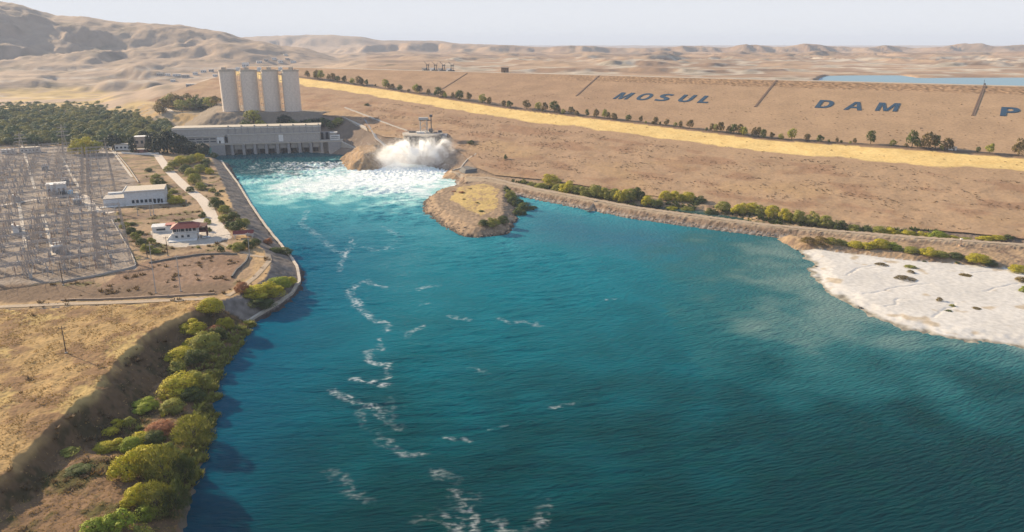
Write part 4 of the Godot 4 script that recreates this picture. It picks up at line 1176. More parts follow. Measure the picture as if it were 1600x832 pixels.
func build_houses() -> void:
	# control building in the switchyard
	var p: Vector2 = Vector2(-296.9, 560.9)
	var root := thing("control_building", "white control building with tan flat roof at the switchyard's river side", "building", Vector3(p.x - 4.5, 9, -p.y - 9.5), 0.37)
	block(root, "main_wall", Vector3(0, 4.9, 0), Vector3(29, 10.6, 25), M.blue_white)
	block(root, "roof", Vector3(0, 10.5, 0), Vector3(30, 0.7, 26), M.roof)
	block(root, "parapet", Vector3(0, 10.9, 13.1), Vector3(30, 0.9, 0.5), M.white)
	block(root, "left_parapet", Vector3(-15.1, 10.9, 0), Vector3(0.5, 0.9, 26.4), M.white)
	for k in 7: block(root, "window", Vector3(-8.6 + k * 3.1, 2.5, 12.6), Vector3(1.9, 2.4, 0.3), M.glass)
	for k in 3: block(root, "door", Vector3(7.0 + k * 2.6, 1.7, 12.6), Vector3(1.3, 3.4, 0.3), M.dark)
	for k in 8: block(root, "side_fin", Vector3(14.8, 5.2, -10.5 + k * 3.0), Vector3(0.9, 10.2, 0.5), M.white)
	block(root, "annex", Vector3(-22, 2.6, 3.5), Vector3(15.5, 6.4, 17), M.blue_white)
	block(root, "annex_roof", Vector3(-22, 5.9, 3.5), Vector3(16, 0.5, 17.6), M.concrete)
	block(root, "yard_wall", Vector3(-22, 3.4, -8), Vector3(13, 8, 4), M.blue_white)
	block(root, "path", Vector3(-4, 0.1, 15.2), Vector3(56, 0.5, 2.6), M.white)
	# relay house further up the yard
	p = Vector2(-393.4, 594)
	root = flat_house("relay_house", "small pale blue relay house standing alone between the trench roads", "building", Vector3(p.x, 9, -p.y - 6), 0.5, Vector3(14, 8.4, 11), M.blue_white, M.white, 4)
	block(root, "cooler", Vector3(3.5, 1.4, 8.4), Vector3(5, 3, 4), M.steel_dark)
	block(root, "cooler", Vector3(-4.0, 1.9, 7.8), Vector3(3, 4, 3), M.steel)
	block(root, "side_tank", Vector3(9.6, 1.4, 5), Vector3(4, 3, 4), M.blue)
	# the house with the red roof
	p = Vector2(-216.7, 450.4)
	root = thing("red_roofed_house", "two storey white house with dark red hipped roof on a pale court", "house", Vector3(p.x, 9, -p.y - 5), 0.32)
	root.scale = Vector3(1.0, 0.86, 1.0)
	block(root, "ground_floor", Vector3(-1.5, 2.2, 0), Vector3(15, 5.4, 11), M.white)
	block(root, "floor_band", Vector3(-1.2, 4.9, 0.2), Vector3(16.4, 0.5, 12.4), M.white)
	block(root, "upper_floor", Vector3(-0.8, 7.0, -0.4), Vector3(15.2, 3.8, 10.4), M.white)
	for k in 6: block(root, "upper_window", Vector3(-7.3 + k * 2.4, 7.3, 4.9), Vector3(1.9, 2.0, 0.25), M.glass)
	for k in 3: block(root, "window", Vector3(-6.5 + k * 3.6, 2.6, 5.55), Vector3(1.5, 1.7, 0.2), M.glass)
	for k in 5:
		var st := st_new()
		bar(st, Vector3(-8.6 + k * 4.0, -0.5, 6.4), Vector3(-8.6 + k * 4.0, 8.9, 6.4), 0.2, 6)
		done(st, "column", M.white, root)
	var st := st_new()
	var a := [Vector3(-9.8, 9.0, 7.2), Vector3(9.2, 9.0, 7.2), Vector3(9.2, 9.0, -6.8), Vector3(-9.8, 9.0, -6.8), Vector3(-5.0, 12.4, 0.2), Vector3(4.0, 12.4, 0.2)]
	quad(st, a[0], a[4], a[5], a[1]); quad(st, a[2], a[5], a[4], a[3])
	for t in [[a[1], a[5], a[2]], [a[3], a[4], a[0]]]:
		for v in t: st.add_vertex(v)
	quad(st, a[0], a[1], a[2], a[3])
	done(st, "roof", M.red_roof, root)
	block(root, "roof_ridge", Vector3(-0.5, 12.4, 0.2), Vector3(9.4, 0.35, 0.5), M.steel_dark)
	block(root, "balcony", Vector3(9.6, 5.6, 1.0), Vector3(5.2, 1.6, 9.5), M.brown_wood)
	block(root, "balcony_roof", Vector3(9.6, 9.4, 1.0), Vector3(5.8, 0.5, 10.0), M.brown_wood)
	for z in [-3.4, 1.0, 5.4]: block(root, "balcony_post", Vector3(11.9, 4.2, z), Vector3(0.4, 10.4, 0.4), M.brown_wood)
	st = st_new()
	hexa(st, [Vector3(-13, -0.5, 2), Vector3(-9, -0.5, 2), Vector3(-9, -0.5, 6), Vector3(-13, -0.5, 6), Vector3(-11.5, 2, 2), Vector3(-9, 5, 2), Vector3(-9, 5, 6), Vector3(-11.5, 2, 6)])
	done(st, "outside_stair", M.white, root)
	block(root, "terrace", Vector3(-2.5, 0.2, 8.6), Vector3(17, 1.0, 5.0), M.white)
	p = Vector2(-241.1, 470.5)
	root = thing("long_shed", "low white shed with pale red roof left of the red roofed house", "shed", Vector3(p.x, 9, -p.y - 2), 0.32)
	block(root, "wall", Vector3(0, 1.5, 0), Vector3(14, 4.0, 6), M.white)
	st = st_new()
	hexa(st, [Vector3(-7.4, 3.5, -3.4), Vector3(7.4, 3.5, -3.4), Vector3(7.4, 3.5, 3.4), Vector3(-7.4, 3.5, 3.4), Vector3(-7.4, 4.6, -3.4), Vector3(7.4, 4.6, -3.4), Vector3(7.4, 3.8, 3.4), Vector3(-7.4, 3.8, 3.4)])
	done(st, "roof", M.white, root)
	block(root, "red_roof_end", Vector3(4.4, 4.55, 0), Vector3(6.0, 0.5, 6.9), M.pink)
	block(root, "window", Vector3(-1.5, 1.8, 3.1), Vector3(5.5, 1.3, 0.2), M.glass)
	p = Vector2(-179.7, 453.7)
	root = thing("red_canopy", "small open shelter with red gabled roof by the river kerb", "shelter", Vector3(p.x, gy(p.x, p.y + 2), -p.y - 2), 0.25)
	for q in [[-5.5, -2.4], [5.5, -2.4], [5.5, 2.4], [-5.5, 2.4]]: block(root, "post", Vector3(q[0], 1.2, q[1]), Vector3(0.35, 3.6, 0.35), M.white)
	st = st_new()
	quad(st, Vector3(-6.5, 2.9, 3.2), Vector3(-6.5, 4.9, 0), Vector3(6.5, 4.9, 0), Vector3(6.5, 2.9, 3.2))
	quad(st, Vector3(6.5, 2.9, -3.2), Vector3(6.5, 4.9, 0), Vector3(-6.5, 4.9, 0), Vector3(-6.5, 2.9, -3.2))
	for x in [-6.4, 6.4]:
		for v in [Vector3(x, 2.9, 3.1), Vector3(x, 4.8, 0), Vector3(x, 2.9, -3.1)]: st.add_vertex(v)
	done(st, "roof", M.red_roof, root)
	block(root, "eaves_board", Vector3(0, 2.75, 3.1), Vector3(13, 0.35, 0.25), M.white)
	block(root, "back_wall", Vector3(3.5, 1.2, -2.3), Vector3(5, 3.2, 0.3), M.white)
	# the cluster by the far end of the yard
	p = Vector2(-467.1, 896.4)
	flat_house("pump_house", "tall tan box building beside the dark conifers near the powerhouse", "building", Vector3(p.x, 9, -p.y), 0.3, Vector3(17, 12.5, 12), M.tan_wall, M.white, 3)
	p = Vector2(-476.5, 867.9)
	flat_house("white_store", "low white store in front of the tall tan box building", "building", Vector3(p.x, 9, -p.y), 0.3, Vector3(18, 6.5, 10), M.white, M.roof, 4)
	p = Vector2(-444.4, 846.3)
	flat_house("red_shed", "small dull red shed at the foot of the tan building", "shed", Vector3(p.x, 9, -p.y), 0.3, Vector3(15, 3.2, 6), M.pink, M.concrete, 2)
	p = Vector2(-596.2, 835.9)
	flat_house("yard_store", "pale flat store at the far left end of the switchyard, nearest the frame edge", "building", Vector3(p.x, 9, -p.y), 0.4, Vector3(14, 4.5, 8), M.white, M.white, 3)
	p = Vector2(-577.2, 846.3)
	flat_house("yard_office", "pale flat office left of the lattice pylon behind the switchyard", "building", Vector3(p.x, 9, -p.y), 0.4, Vector3(19, 5.5, 9), M.white, M.roof, 5)
	# garden wall by the gate
	root = thing("gate_wall", "low pale wall at the top end of the access road", "wall", Vector3.ZERO)
	ribbon("wall_run", [Vector2(-462.7, 835.9), Vector2(-438.6, 825.8), Vector2(-416.2, 830.8)], 1.0, 1.9, M.white, 2.8, root)
	# on the crest and the hills behind the tanks
	p = Vector2(-518.6, 1423.7)
	var rb := far_spot(384, 107)
	flat_house("ridge_block", "white block building on the ridge behind the surge tanks", "building", rb - Vector3(0, 1, 0), 0.2, Vector3(19, 17, 12), M.white, M.white, 4)
	p = Vector2(-536.3, 1400.1)
	rb = far_spot(363, 112)
	flat_house("ridge_store", "long low grey-white building left of the white ridge block", "building", rb - Vector3(0, 1, 0), 0.2, Vector3(30, 9, 10), M.concrete, M.white, 5)
	var town := [[250,118,12,5], [262,119,10,4], [276,119,16,4], [290,121,14,5], [305,117,10,5], [318,114,12,6], [330,112,10,5], [270,128,9,4], [336,120,10,4], [300,136,16,3], [352,116,12,5], [405,99,14,5], [416,96,10,4], [428,93,12,4], [438,98,12,5], [449,94,10,4], [458,99,14,4], [446,87,9,3]]
	for k in town.size():
		var t: Array = town[k]
		var q := far_spot(t[0], t[1])
		flat_house("hill_house", "tiny pale building, %s from the left of those on the hillside behind the surge tanks" % ordinal(k + 1), "building", Vector3(q.x, q.y - 1.0, q.z), 0.2 + 0.1 * (k % 3), Vector3(t[2] * 1.3, t[3] + 2.0, 9), M.white if k % 3 else M.concrete, M.white, 3, "pale buildings on the hillside")
	# hoists on the crest
	for k in 4:
		var x: float = [-118.0, -101.0, -84.0, -66.0][k]
		var at := face(x - 62.0, -9.0)
		root = thing("intake_hoist", "dark hoist frame, %s of four on the crest left of the first drain" % ordinal(k + 1), "hoist", at, -0.595, "hoists on the dam crest")
		block(root, "house", Vector3(-2, 2.2, 0), Vector3(8, 4.4, 5), M.white if k % 2 else M.concrete)
		st = st_new()
		for xx in [2.5, 6.5]:
			bar(st, Vector3(xx, 0, 0), Vector3(xx, 9.0, 0), 0.7)
		bar(st, Vector3(1.5, 8.8, 0), Vector3(8.5, 8.8, 0), 0.6)
		done(st, "frame", M.steel_dark, root)
		st = st_new()
		bar(st, Vector3(4.5, 8.8, 0), Vector3(-3.0, 14.5, 0), 0.4)
		bar(st, Vector3(4.5, 8.8, 0), Vector3(9.0, 12.0, 0), 0.4)
		done(st, "jib", M.steel_dark, root)
		block(root, "plinth", Vector3(3.0, 0.9, 0), Vector3(9, 1.8, 6), M.steel_dark)
	var c1 := face(-20.0, -10.0)
	root = thing("crest_hut", "brown box hut standing alone on the dam crest", "hut", c1, -0.595)
	block(root, "wall", Vector3(0, 3.2, 0), Vector3(10, 7.4, 6), M.tan_dark)
	block(root, "roof", Vector3(0, 7.2, 0), Vector3(11, 0.6, 7), M.steel_dark)
	block(root, "door", Vector3(1, 1.6, 3.05), Vector3(1.6, 3.2, 0.15), M.dark)
	var c2 := face(604.0, -7.0)
	root = thing("crest_mast", "thin mast with a small box above the right-hand drain", "mast", c2)
	st = st_new()
	bar(st, Vector3.ZERO, Vector3(0, 5.5, 0), 0.2)
	done(st, "pole", M.steel_dark, root)
	block(root, "cabinet", Vector3(0.8, 0.9, 0), Vector3(1.6, 1.8, 1.2), M.steel_dark)
	var v := face(594.0, berm_w(594.0) - 4.0, 0.0)
	root = thing("berm_hut", "small white hut among the berm trees below the letters", "hut", v, -0.595)
	block(root, "wall", Vector3(0, 1.3, 0), Vector3(6, 3.2, 3), M.white)
	block(root, "roof", Vector3(0, 3.0, 0), Vector3(6.6, 0.35, 3.6), M.concrete)
	block(root, "door", Vector3(1.2, 0.9, 1.55), Vector3(0.9, 2.0, 0.1), M.dark)
	# stairs on the causeway and the marker pillar by the right road
	root = thing("causeway_stair", "dark stepped landing set into the stone slope of the causeway", "stair", Vector3.ZERO)
	var s0: Vector2 = Vector2(71.2, 586.7)
	var s1: Vector2 = Vector2(63.9, 567.7)
	for k in 10:
		var q := s0.lerp(s1, k / 9.0)
		block(root, "step", Vector3(q.x, lerpf(5.2, 1.0, k / 9.0), -q.y), Vector3(3.4, 0.5, 1.1), M.concrete_dark, 0.5)
	block(root, "landing", Vector3(s1.x - 2.5, 1.9, -s1.y - 3.5), Vector3(5, 0.6, 2.4), M.concrete_dark, 0.5)
	p = Vector2(299.6, 452.5)
	root = thing("marker_pillar", "short brown stone pillar beside the road above the chalk bank", "pillar", Vector3(p.x, gy(p.x, p.y), -p.y))
	st = st_new()
	bar(st, Vector3(0, -0.5, 0), Vector3(0, 4.6, 0), 0.7, 4, 0.5)
	done(st, "shaft", M.rock, root)
	block(root, "cap", Vector3(0, 4.8, 0), Vector3(1.3, 0.5, 1.3), M.white)
	block(root, "base", Vector3(0, 0.3, 0), Vector3(1.9, 1.0, 1.9), M.rock)

# where a ray from the drone over the hills in that direction first meets them (used only to find the ground under far buildings)
func far_spot(px: float, py: float) -> Vector3:
	var a := deg_to_rad(17.4607) - atan((416.0 - py) / 1100.0)
	var d := 1200.0
	while d < 6000.0:
		var h := 132.0 - d * tan(a)
		var x := (px - 800.0) / 1100.0 * (d * 0.954 + (132.0 - h) * 0.3)
		var g := hill_height(x, d)
		if g >= h: return Vector3(x, g, -d)
		d += 8.0
	return Vector3(-600, 20, -1500)

# ---------------------------------------------------------------- switchyard, lines, car

const YARD_O := Vector2(-218, 389)
const YARD_A := Vector2(-0.503, 0.864)   # away from the river corner
const YARD_B := Vector2(-0.864, -0.503)  # to the left

func yard(a: float, b: float) -> Vector2:
	return YARD_O + YARD_A * a + YARD_B * b

func lattice(st: SurfaceTool, a: Vector3, b: Vector3, w0: float, w1: float, n: int, r: float) -> void:
	var up := (b - a).normalized()
	var e := up.cross(Vector3.FORWARD if absf(up.z) < 0.8 else Vector3.RIGHT).normalized()
	var f := up.cross(e)
	var c := [[1, 1], [-1, 1], [-1, -1], [1, -1]]
	for k in 4:
		var p: Vector3 = e * c[k][0] + f * c[k][1]
		var q: Vector3 = e * c[(k + 1) % 4][0] + f * c[(k + 1) % 4][1]
		bar(st, a + p * w0, b + p * w1, r, 3)
		for i in n:
			var t0 := float(i) / n
			var t1 := float(i + 1) / n
			var u: Vector3 = a.lerp(b, t0) + (p if i % 2 == 0 else q) * lerpf(w0, w1, t0)
			var v: Vector3 = a.lerp(b, t1) + (q if i % 2 == 0 else p) * lerpf(w0, w1, t1)
			bar(st, u, v, r * 0.7, 3)

func make_gantry(wide: float, tall: float, bay: float) -> Node3D:
	var root := Node3D.new()
	for x in [-wide / 2, wide / 2]:
		var st := st_new()
		lattice(st, Vector3(x, 0, 0), Vector3(x, tall, 0), 0.8, 0.45, 7, 0.15)
		bar(st, Vector3(x, tall, 0), Vector3(x, tall + 3.5, 0), 0.12, 3)
		done(st, "column", M.gantry, root)
	var st := st_new()
	lattice(st, Vector3(-wide / 2, tall - 0.6, 0), Vector3(wide / 2, tall - 0.6, 0), 0.5, 0.5, 8, 0.14)
	done(st, "beam", M.gantry, root)
	for k in 3:
		st = st_new()
		var x := (k - 1) * wide * 0.3
		bar(st, Vector3(x, tall - 1.0, 0), Vector3(x, tall - 2.6, 0.6), 0.2, 4)
		var prev := Vector3(x, tall - 2.6, 0.6)
		for i in range(1, 7):
			var t := i / 6.0
			var p := Vector3(x, tall - 2.6 - 1.6 * 4.0 * t * (1.0 - t), 0.6 + bay * t)
			bar(st, prev, p, 0.07, 3)
			prev = p
		done(st, "conductor", M.steel, root)
	return root

func make_post(kind: int) -> ArrayMesh:
	var st := st_new()
	if kind == 0:       # post insulator on a stand
		for x in [-0.35, 0.35]: bar(st, Vector3(x, 0, 0), Vector3(x * 0.6, 2.6, 0), 0.16, 3)
		bar(st, Vector3(0, 2.6, 0), Vector3(0, 5.6, 0), 0.26, 5, 0.2)
		bar(st, Vector3(-0.9, 5.6, 0), Vector3(0.9, 5.6, 0), 0.13, 3)
	elif kind == 1:     # three-legged switch with an arm
		for x in [-2.2, 0.0, 2.2]:
			bar(st, Vector3(x, 0, 0), Vector3(x, 2.8, 0), 0.15, 3)
			bar(st, Vector3(x, 2.8, 0), Vector3(x, 5.4, 0), 0.25, 5, 0.18)
		bar(st, Vector3(-2.4, 2.8, 0), Vector3(2.4, 2.8, 0), 0.2, 3)
		bar(st, Vector3(-2.2, 5.5, 0), Vector3(2.2, 5.9, 0), 0.1, 3)
	else:               # breaker with a tank
		box(st, Vector3(0, 1.2, 0), Vector3(1.6, 2.4, 1.4))
		for x in [-0.6, 0.6]: bar(st, Vector3(x * 0.5, 2.4, 0), Vector3(x * 2.0, 6.2, 0), 0.24, 5, 0.16)
	st.generate_normals()
	return st.commit()

func build_yard() -> void:
	var lower := make_gantry(16.0, 9.3, 24.0)
	var upper := make_gantry(20.0, 11.5, 30.0)
	var made := 0
	for row in 7:
		for k in 10:
			var c := yard(10.0 + row * 24.0, 10.0 + k * 17.4)
			if c.x < -0.80 * c.y - 20.0 or c.distance_to(Vector2(-297, 555)) < 34.0: continue
			var g := lower.duplicate()
			g.name = numbered("switchyard_gantry")
			add_child(g)
			g.position = Vector3(c.x, 8.9, -c.y)
			g.rotation.y = 0.527
			tag(g, "near switchyard portal, %s row back from the river corner, %s from the right" % [ordinal(row + 1), ordinal(k + 1)], "gantry", "portals of the near switchyard block")
			made += 1
	for row in 13:
		for k in 11:
			var c := yard(196.0 + row * 30.0, 12.0 + k * 24.0 + (8.0 if k > 4 else 0.0))
			if c.x < -0.78 * c.y - 20.0 or c.distance_to(Vector2(-297, 555)) < 34.0 or c.distance_to(Vector2(-402, 600)) < 20.0: continue
			if c.y > 900.0: continue
			var g := upper.duplicate()
			g.name = numbered("tall_gantry")
			add_child(g)
			g.position = Vector3(c.x, 8.9, -c.y)
			g.rotation.y = 0.527
			tag(g, "tall far switchyard portal, %s row up, %s from the right" % [ordinal(row + 1), ordinal(k + 1)], "gantry", "portals of the far switchyard block")
			made += 1
	lower.free(); upper.free()
	var posts := [make_post(0), make_post(1), make_post(2)]
	var names := ["insulator_post", "isolator_switch", "circuit_breaker"]
	var says := ["brown post insulator", "three-legged isolator", "squat grey breaker"]
	var count := 0
	var seen_in_row := {}
	for row in 44:
		for k in 34:
			var a := 6.0 + row * 11.0
			var b := 5.0 + k * 7.6
			var c := yard(a, b) + Vector2(rng.randf_range(-1, 1), rng.randf_range(-1, 1))
			if c.x < -0.77 * c.y - 8.0 or c.y > 830.0 or count >= 1100: continue
			if c.distance_to(Vector2(-297, 555)) < 32.0 or c.distance_to(Vector2(-402, 600)) < 18.0 or fposmod(b, 60.0) < 7.0: continue
			if rng.randf() > (0.97 if a < 180.0 else 0.8): continue
			var kind := (row + k / 3) % 3
			var o := put(posts[kind], names[kind], M.gantry if kind == 1 else M.insulator if kind == 0 else M.steel)
			o.position = Vector3(c.x, 8.9, -c.y)
			o.rotation.y = 0.527 + (PI / 2 if row % 2 else 0.0)
			seen_in_row[row] = seen_in_row.get(row, 0) + 1
			tag(o, "%s, %s along the %s equipment row back from the river corner" % [says[kind], ordinal(seen_in_row[row]), ordinal(row + 1)], names[kind].replace("_", " "), "%s pieces among the switchyard portals" % names[kind].replace("_", " "))
			count += 1
	# power transformers between the portals
	var tr := 0
	for q in [[60.0, 40.0], [60.0, 92.0], [130.0, 66.0], [128.0, 118.0], [214.0, 30.0], [250.0, 74.0], [262.0, 128.0], [318.0, 40.0], [330.0, 98.0], [372.0, 150.0], [420.0, 60.0]]:
		var c := yard(q[0], q[1])
		tr += 1
		var root := thing("power_transformer", "grey-white power transformer with fins and three bushings, %s one going up the switchyard" % ordinal(tr), "transformer", Vector3(c.x, 8.9, -c.y), 0.527 + (PI / 2 if tr % 3 == 0 else 0.0), "power transformers in the switchyard")
		block(root, "tank", Vector3(0, 2.3, 0), Vector3(6.0, 4.2, 3.4), M.white if tr % 2 else M.concrete)
		for k in 5: block(root, "radiator", Vector3(-2.4 + k * 1.2, 2.1, 2.3), Vector3(0.5, 3.4, 1.1), M.concrete_grey)
		for k in 3:
			var sb := st_new()
			bar(sb, Vector3(-1.8 + k * 1.8, 4.4, 0), Vector3(-1.8 + k * 1.8, 7.0, -0.4), 0.3, 6, 0.16)
			done(sb, "bushing", M.insulator, root)
		block(root, "conservator", Vector3(0, 5.4, -1.4), Vector3(4.6, 1.1, 1.1), M.white)
		block(root, "plinth", Vector3(0, 0.15, 0), Vector3(9.0, 0.5, 6.5), M.concrete_warm)
	# cable trenches with pale covers, and the yard's own road
	for t in [[Vector2(-625.1, 902.4), Vector2(-507.7, 735.7), Vector2(-425.6, 619.2)], [Vector2(-526.2, 820.8), Vector2(-450.6, 712.3), Vector2(-389.7, 625.1)], [Vector2(-355.8, 520.3), Vector2(-320.6, 470.5), Vector2(-279.8, 411.9)], [Vector2(-538.7, 939.5), Vector2(-422.9, 760.7), Vector2(-370, 679.6)], [Vector2(-433.9, 607.8), Vector2(-352.7, 492.3), Vector2(-308.2, 428.9)], [Vector2(-382.3, 607.8), Vector2(-347.3, 560.9), Vector2(-327.3, 533.2)]]:
		var o := ribbon("cable_trench", t, 2.2, 0.28, M.concrete_warm, 0.5)
		tag(o, "", "", "", "structure")
	tag(ribbon("yard_road", [Vector2(-420.3, 512), Vector2(-409.3, 551.3), Vector2(-395.9, 578.3), Vector2(-368.7, 594), Vector2(-322.4, 533.2), Vector2(-306.4, 526.7)], 6.5, 0.22, M.road), "", "", "", "structure")
	# lattice pylons behind the yard
	for q in [[Vector2(-528.7, 835.9), 34.0, "lattice transmission pylon between the round green tree and the yard office"], [Vector2(-569.4, 820.8), 26.0, "shorter lattice pylon left of the yard office, behind the switchyard"]]:
		var root := thing("transmission_pylon", q[2], "pylon", Vector3(q[0].x, 9, -q[0].y), 0.5)
		var st := st_new()
		lattice(st, Vector3.ZERO, Vector3(0, q[1] * 0.6, 0), 3.4, 1.3, 6, 0.22)
		lattice(st, Vector3(0, q[1] * 0.6, 0), Vector3(0, q[1], 0), 1.3, 0.35, 6, 0.18)
		done(st, "tower", M.gantry, root)
		for k in 3:
			st = st_new()
			var y: float = q[1] * (0.62 + 0.14 * k)
			lattice(st, Vector3(-6.5 + k * 0.8, y, 0), Vector3(6.5 - k * 0.8, y, 0), 0.4, 0.4, 6, 0.13)
			done(st, "cross_arm", M.gantry, root)
	# tall poles on the near ground
	var poles := [[Vector3(-185.1, 9, -344.5), 27.0, "pale", "pale tall pole left of the twin on the brown lot"], [Vector3(-173, 9, -346.5), 20.0, "pale", "pale tall pole right of the twin on the brown lot"], [Vector3(-219.4, 9, -405.2), 13.0, "dark", "thin dark pole beside the scrub left of the pale court"], [Vector3(-210.2, 9, -411.9), 12.5, "dark", "thin dark pole at the front edge of the pale court"], [Vector3(-157.8, 9, -405.2), 17.0, "pale", "pale pole beside the red canopy"], [Vector3(-240.7, 9, -356.8), 13.0, "dark", "dark wooden pole at the front edge of the switchyard"], [Vector3(-181.2, 12.5, -262.1), 12.0, "dark", "dark leaning pole standing alone in the gold field"], [Vector3(-282.5, 9, -518.2), 13.0, "pale", "thin pole in front of the control building's left half"], [Vector3(-272.9, 9, -518.2), 10.0, "pale", "short thin pole in front of the control building's middle"], [Vector3(-271.5, 9, -520.3), 13.5, "pale", "thin pole in front of the control building's right half"], [Vector3(-233.9, 9, -356.8), 3.0, "dark", "short dark stump post at the switchyard's front edge"]]
	for q in poles:
		var p: Vector3 = q[0]
		var root := thing("utility_pole", q[3], "pole", Vector3(p.x, gy(p.x, -p.z) - 0.3, p.z), 0.4)
		var m: Material = M.steel if q[2] == "pale" else M.wood
		var st := st_new()
		bar(st, Vector3.ZERO, Vector3(0.02 * q[1], q[1], 0), 0.24, 7, 0.14)
		done(st, "shaft", m, root)
		if q[1] > 5.0:
			st = st_new()
			box(st, Vector3(0.02 * q[1], q[1] - 0.8, 0), Vector3(2.6, 0.22, 0.22))
			done(st, "cross_arm", m, root)
			st = st_new()
			for x in [-1.1, 0.0, 1.1]: bar(st, Vector3(0.02 * q[1] + x, q[1] - 0.7, 0), Vector3(0.02 * q[1] + x, q[1] - 0.2, 0), 0.1, 5)
			done(st, "insulator", M.insulator, root)
			block(root, "base", Vector3(0, 0.3, 0), Vector3(0.9, 0.9, 0.9), M.concrete)
	# parked car in the court
	var cp: Vector2 = Vector2(-204.1, 453.7)
	var car := thing("parked_car", "silver white car parked in the court of the red roofed house", "car", Vector3(cp.x, gy(cp.x, cp.y) + 0.12, -cp.y), 0.2)
	var st := st_new()
	var prof := [Vector2(-2.25, 0.35), Vector2(-2.3, 0.8), Vector2(-1.5, 0.95), Vector2(1.2, 0.98), Vector2(2.15, 0.88), Vector2(2.25, 0.4)]
	for k in prof.size():
		var a: Vector2 = prof[k]
		var b: Vector2 = prof[(k + 1) % prof.size()]
		quad(st, Vector3(a.x, a.y, -0.9), Vector3(b.x, b.y, -0.9), Vector3(b.x, b.y, 0.9), Vector3(a.x, a.y, 0.9))
		for z in [-0.9, 0.9]:
			for v in [Vector3(a.x, a.y, z), Vector3(b.x, b.y, z), Vector3(0, 0.6, z)]: st.add_vertex(v)
	done(st, "body", M.car, car)
	st = st_new()
	hexa(st, [Vector3(-1.6, 0.92, -0.84), Vector3(1.3, 0.95, -0.84), Vector3(1.3, 0.95, 0.84), Vector3(-1.6, 0.92, 0.84), Vector3(-1.1, 1.42, -0.68), Vector3(0.5, 1.45, -0.68), Vector3(0.5, 1.45, 0.68), Vector3(-1.1, 1.42, 0.68)])
	done(st, "window", M.glass, car)
	block(car, "roof", Vector3(-0.3, 1.47, 0), Vector3(1.6, 0.06, 1.34), M.car)
	for q in [[-1.4, -0.82], [1.4, -0.82], [-1.4, 0.82], [1.4, 0.82]]:
		st = st_new()
		bar(st, Vector3(q[0], 0.33, q[1] - 0.1), Vector3(q[0], 0.33, q[1] + 0.1), 0.33, 10)
		done(st, "wheel", M.dark, car)
	# roads and kerbs on the left bank
	for q in [["access_road", [Vector2(-421.7, 835.9), Vector2(-353.9, 719.9), Vector2(-294.9, 628.1), Vector2(-258.4, 575.7), Vector2(-239.2, 542.1), Vector2(-219, 502), Vector2(-194.7, 460.3)], 8.5, 0.16, M.road], ["far_road", [Vector2(-409.9, 820.8), Vector2(-455.1, 835.9), Vector2(-498.9, 846.3)], 7.0, 0.14, M.road], ["bank_track", [Vector2(-189.3, 440.9), Vector2(-171.4, 423.1), Vector2(-158.2, 411.9), Vector2(-150.7, 409.2)], 3.0, 0.12, M.track], ["slip_track", [Vector2(-151.1, 417.4), Vector2(-144.6, 401.2), Vector2(-142.5, 372), Vector2(-143.5, 350.5), Vector2(-146, 339.6)], 3.2, 0.2, M.track], ["field_track", [Vector2(-307.4, 316.1), Vector2(-223.7, 327.6), Vector2(-191.8, 330.3), Vector2(-152.6, 335.9)], 4.0, 0.25, M.track], ["spur_road", [Vector2(-67.9, 743.3), Vector2(-41.8, 701.7), Vector2(-19.1, 694.6), Vector2(0, 667.5), Vector2(29.2, 633.4), Vector2(68.8, 594.4), Vector2(104, 559.7), Vector2(148.5, 530.8), Vector2(188.8, 504.5), Vector2(228.8, 487.6), Vector2(267.2, 473.5), Vector2(340.3, 450.5), Vector2(422.3, 423.9)], 5.0, 0.2, M.track], ["far_lane", [Vector2(-1114.5, 2068.4), Vector2(-996.6, 1876.9), Vector2(-851.7, 1637.5), Vector2(-736, 1466.5), Vector2(-648.9, 1327.2), Vector2(-564.9, 1190.6)], 8.0, 0.3, M.road]]:
		tag(ribbon(q[0], q[1], q[2], q[3], q[4]), "", "", "", "structure")
	# river kerb
	var kerb := ribbon("river_kerb", [Vector2(-343.5, 827.6), Vector2(-316.6, 773.9), Vector2(-269.2, 684.2), Vector2(-223.8, 591.3), Vector2(-187.2, 519.6), Vector2(-162, 472.2), Vector2(-145.5, 440.9), Vector2(-132.4, 413.2), Vector2(-123, 386.2), Vector2(-121.2, 366.4), Vector2(-123.2, 349.3), Vector2(-127.4, 333.5), Vector2(-133, 322.3)], 1.6, 0.55, M.concrete_warm, 1.6)
	tag(kerb, "", "", "", "structure")
	var dw := thing("lot_wall", "low dark retaining wall curving along the river side of the brown lot", "wall", Vector3.ZERO)
	ribbon("wall_run", [Vector2(-160.5, 410.5), Vector2(-156.8, 396.1), Vector2(-156.9, 380.1), Vector2(-154.7, 368.7)], 0.8, 1.2, M.concrete_dark, 2.2, dw)
	var lw := thing("lot_edge_wall", "long low dark wall between the brown lot and the court", "wall", Vector3.ZERO)
	ribbon("wall_run", [Vector2(-214.1, 396.1), Vector2(-202.7, 406.5), Vector2(-188.7, 414.6), Vector2(-169, 414.6)], 0.7, 0.9, M.concrete_dark, 1.8, lw)
	var fw := thing("field_wall", "low stone wall between the brown lot and the gold field", "wall", Vector3.ZERO)
	ribbon("wall_run", [Vector2(-227.3, 333), Vector2(-200.9, 334.9), Vector2(-176.7, 338.7), Vector2(-153.7, 342.6)], 0.9, 0.8, M.rock, 1.8, fw)
	var fence := thing("yard_fence", "pale wall fence along the river side of the switchyard", "fence", Vector3.ZERO)
	ribbon("fence_run", [Vector2(-529.2, 926.8), Vector2(-402.9, 735.7), Vector2(-348.6, 649.7)], 0.4, 1.2, M.concrete, 1.6, fence)
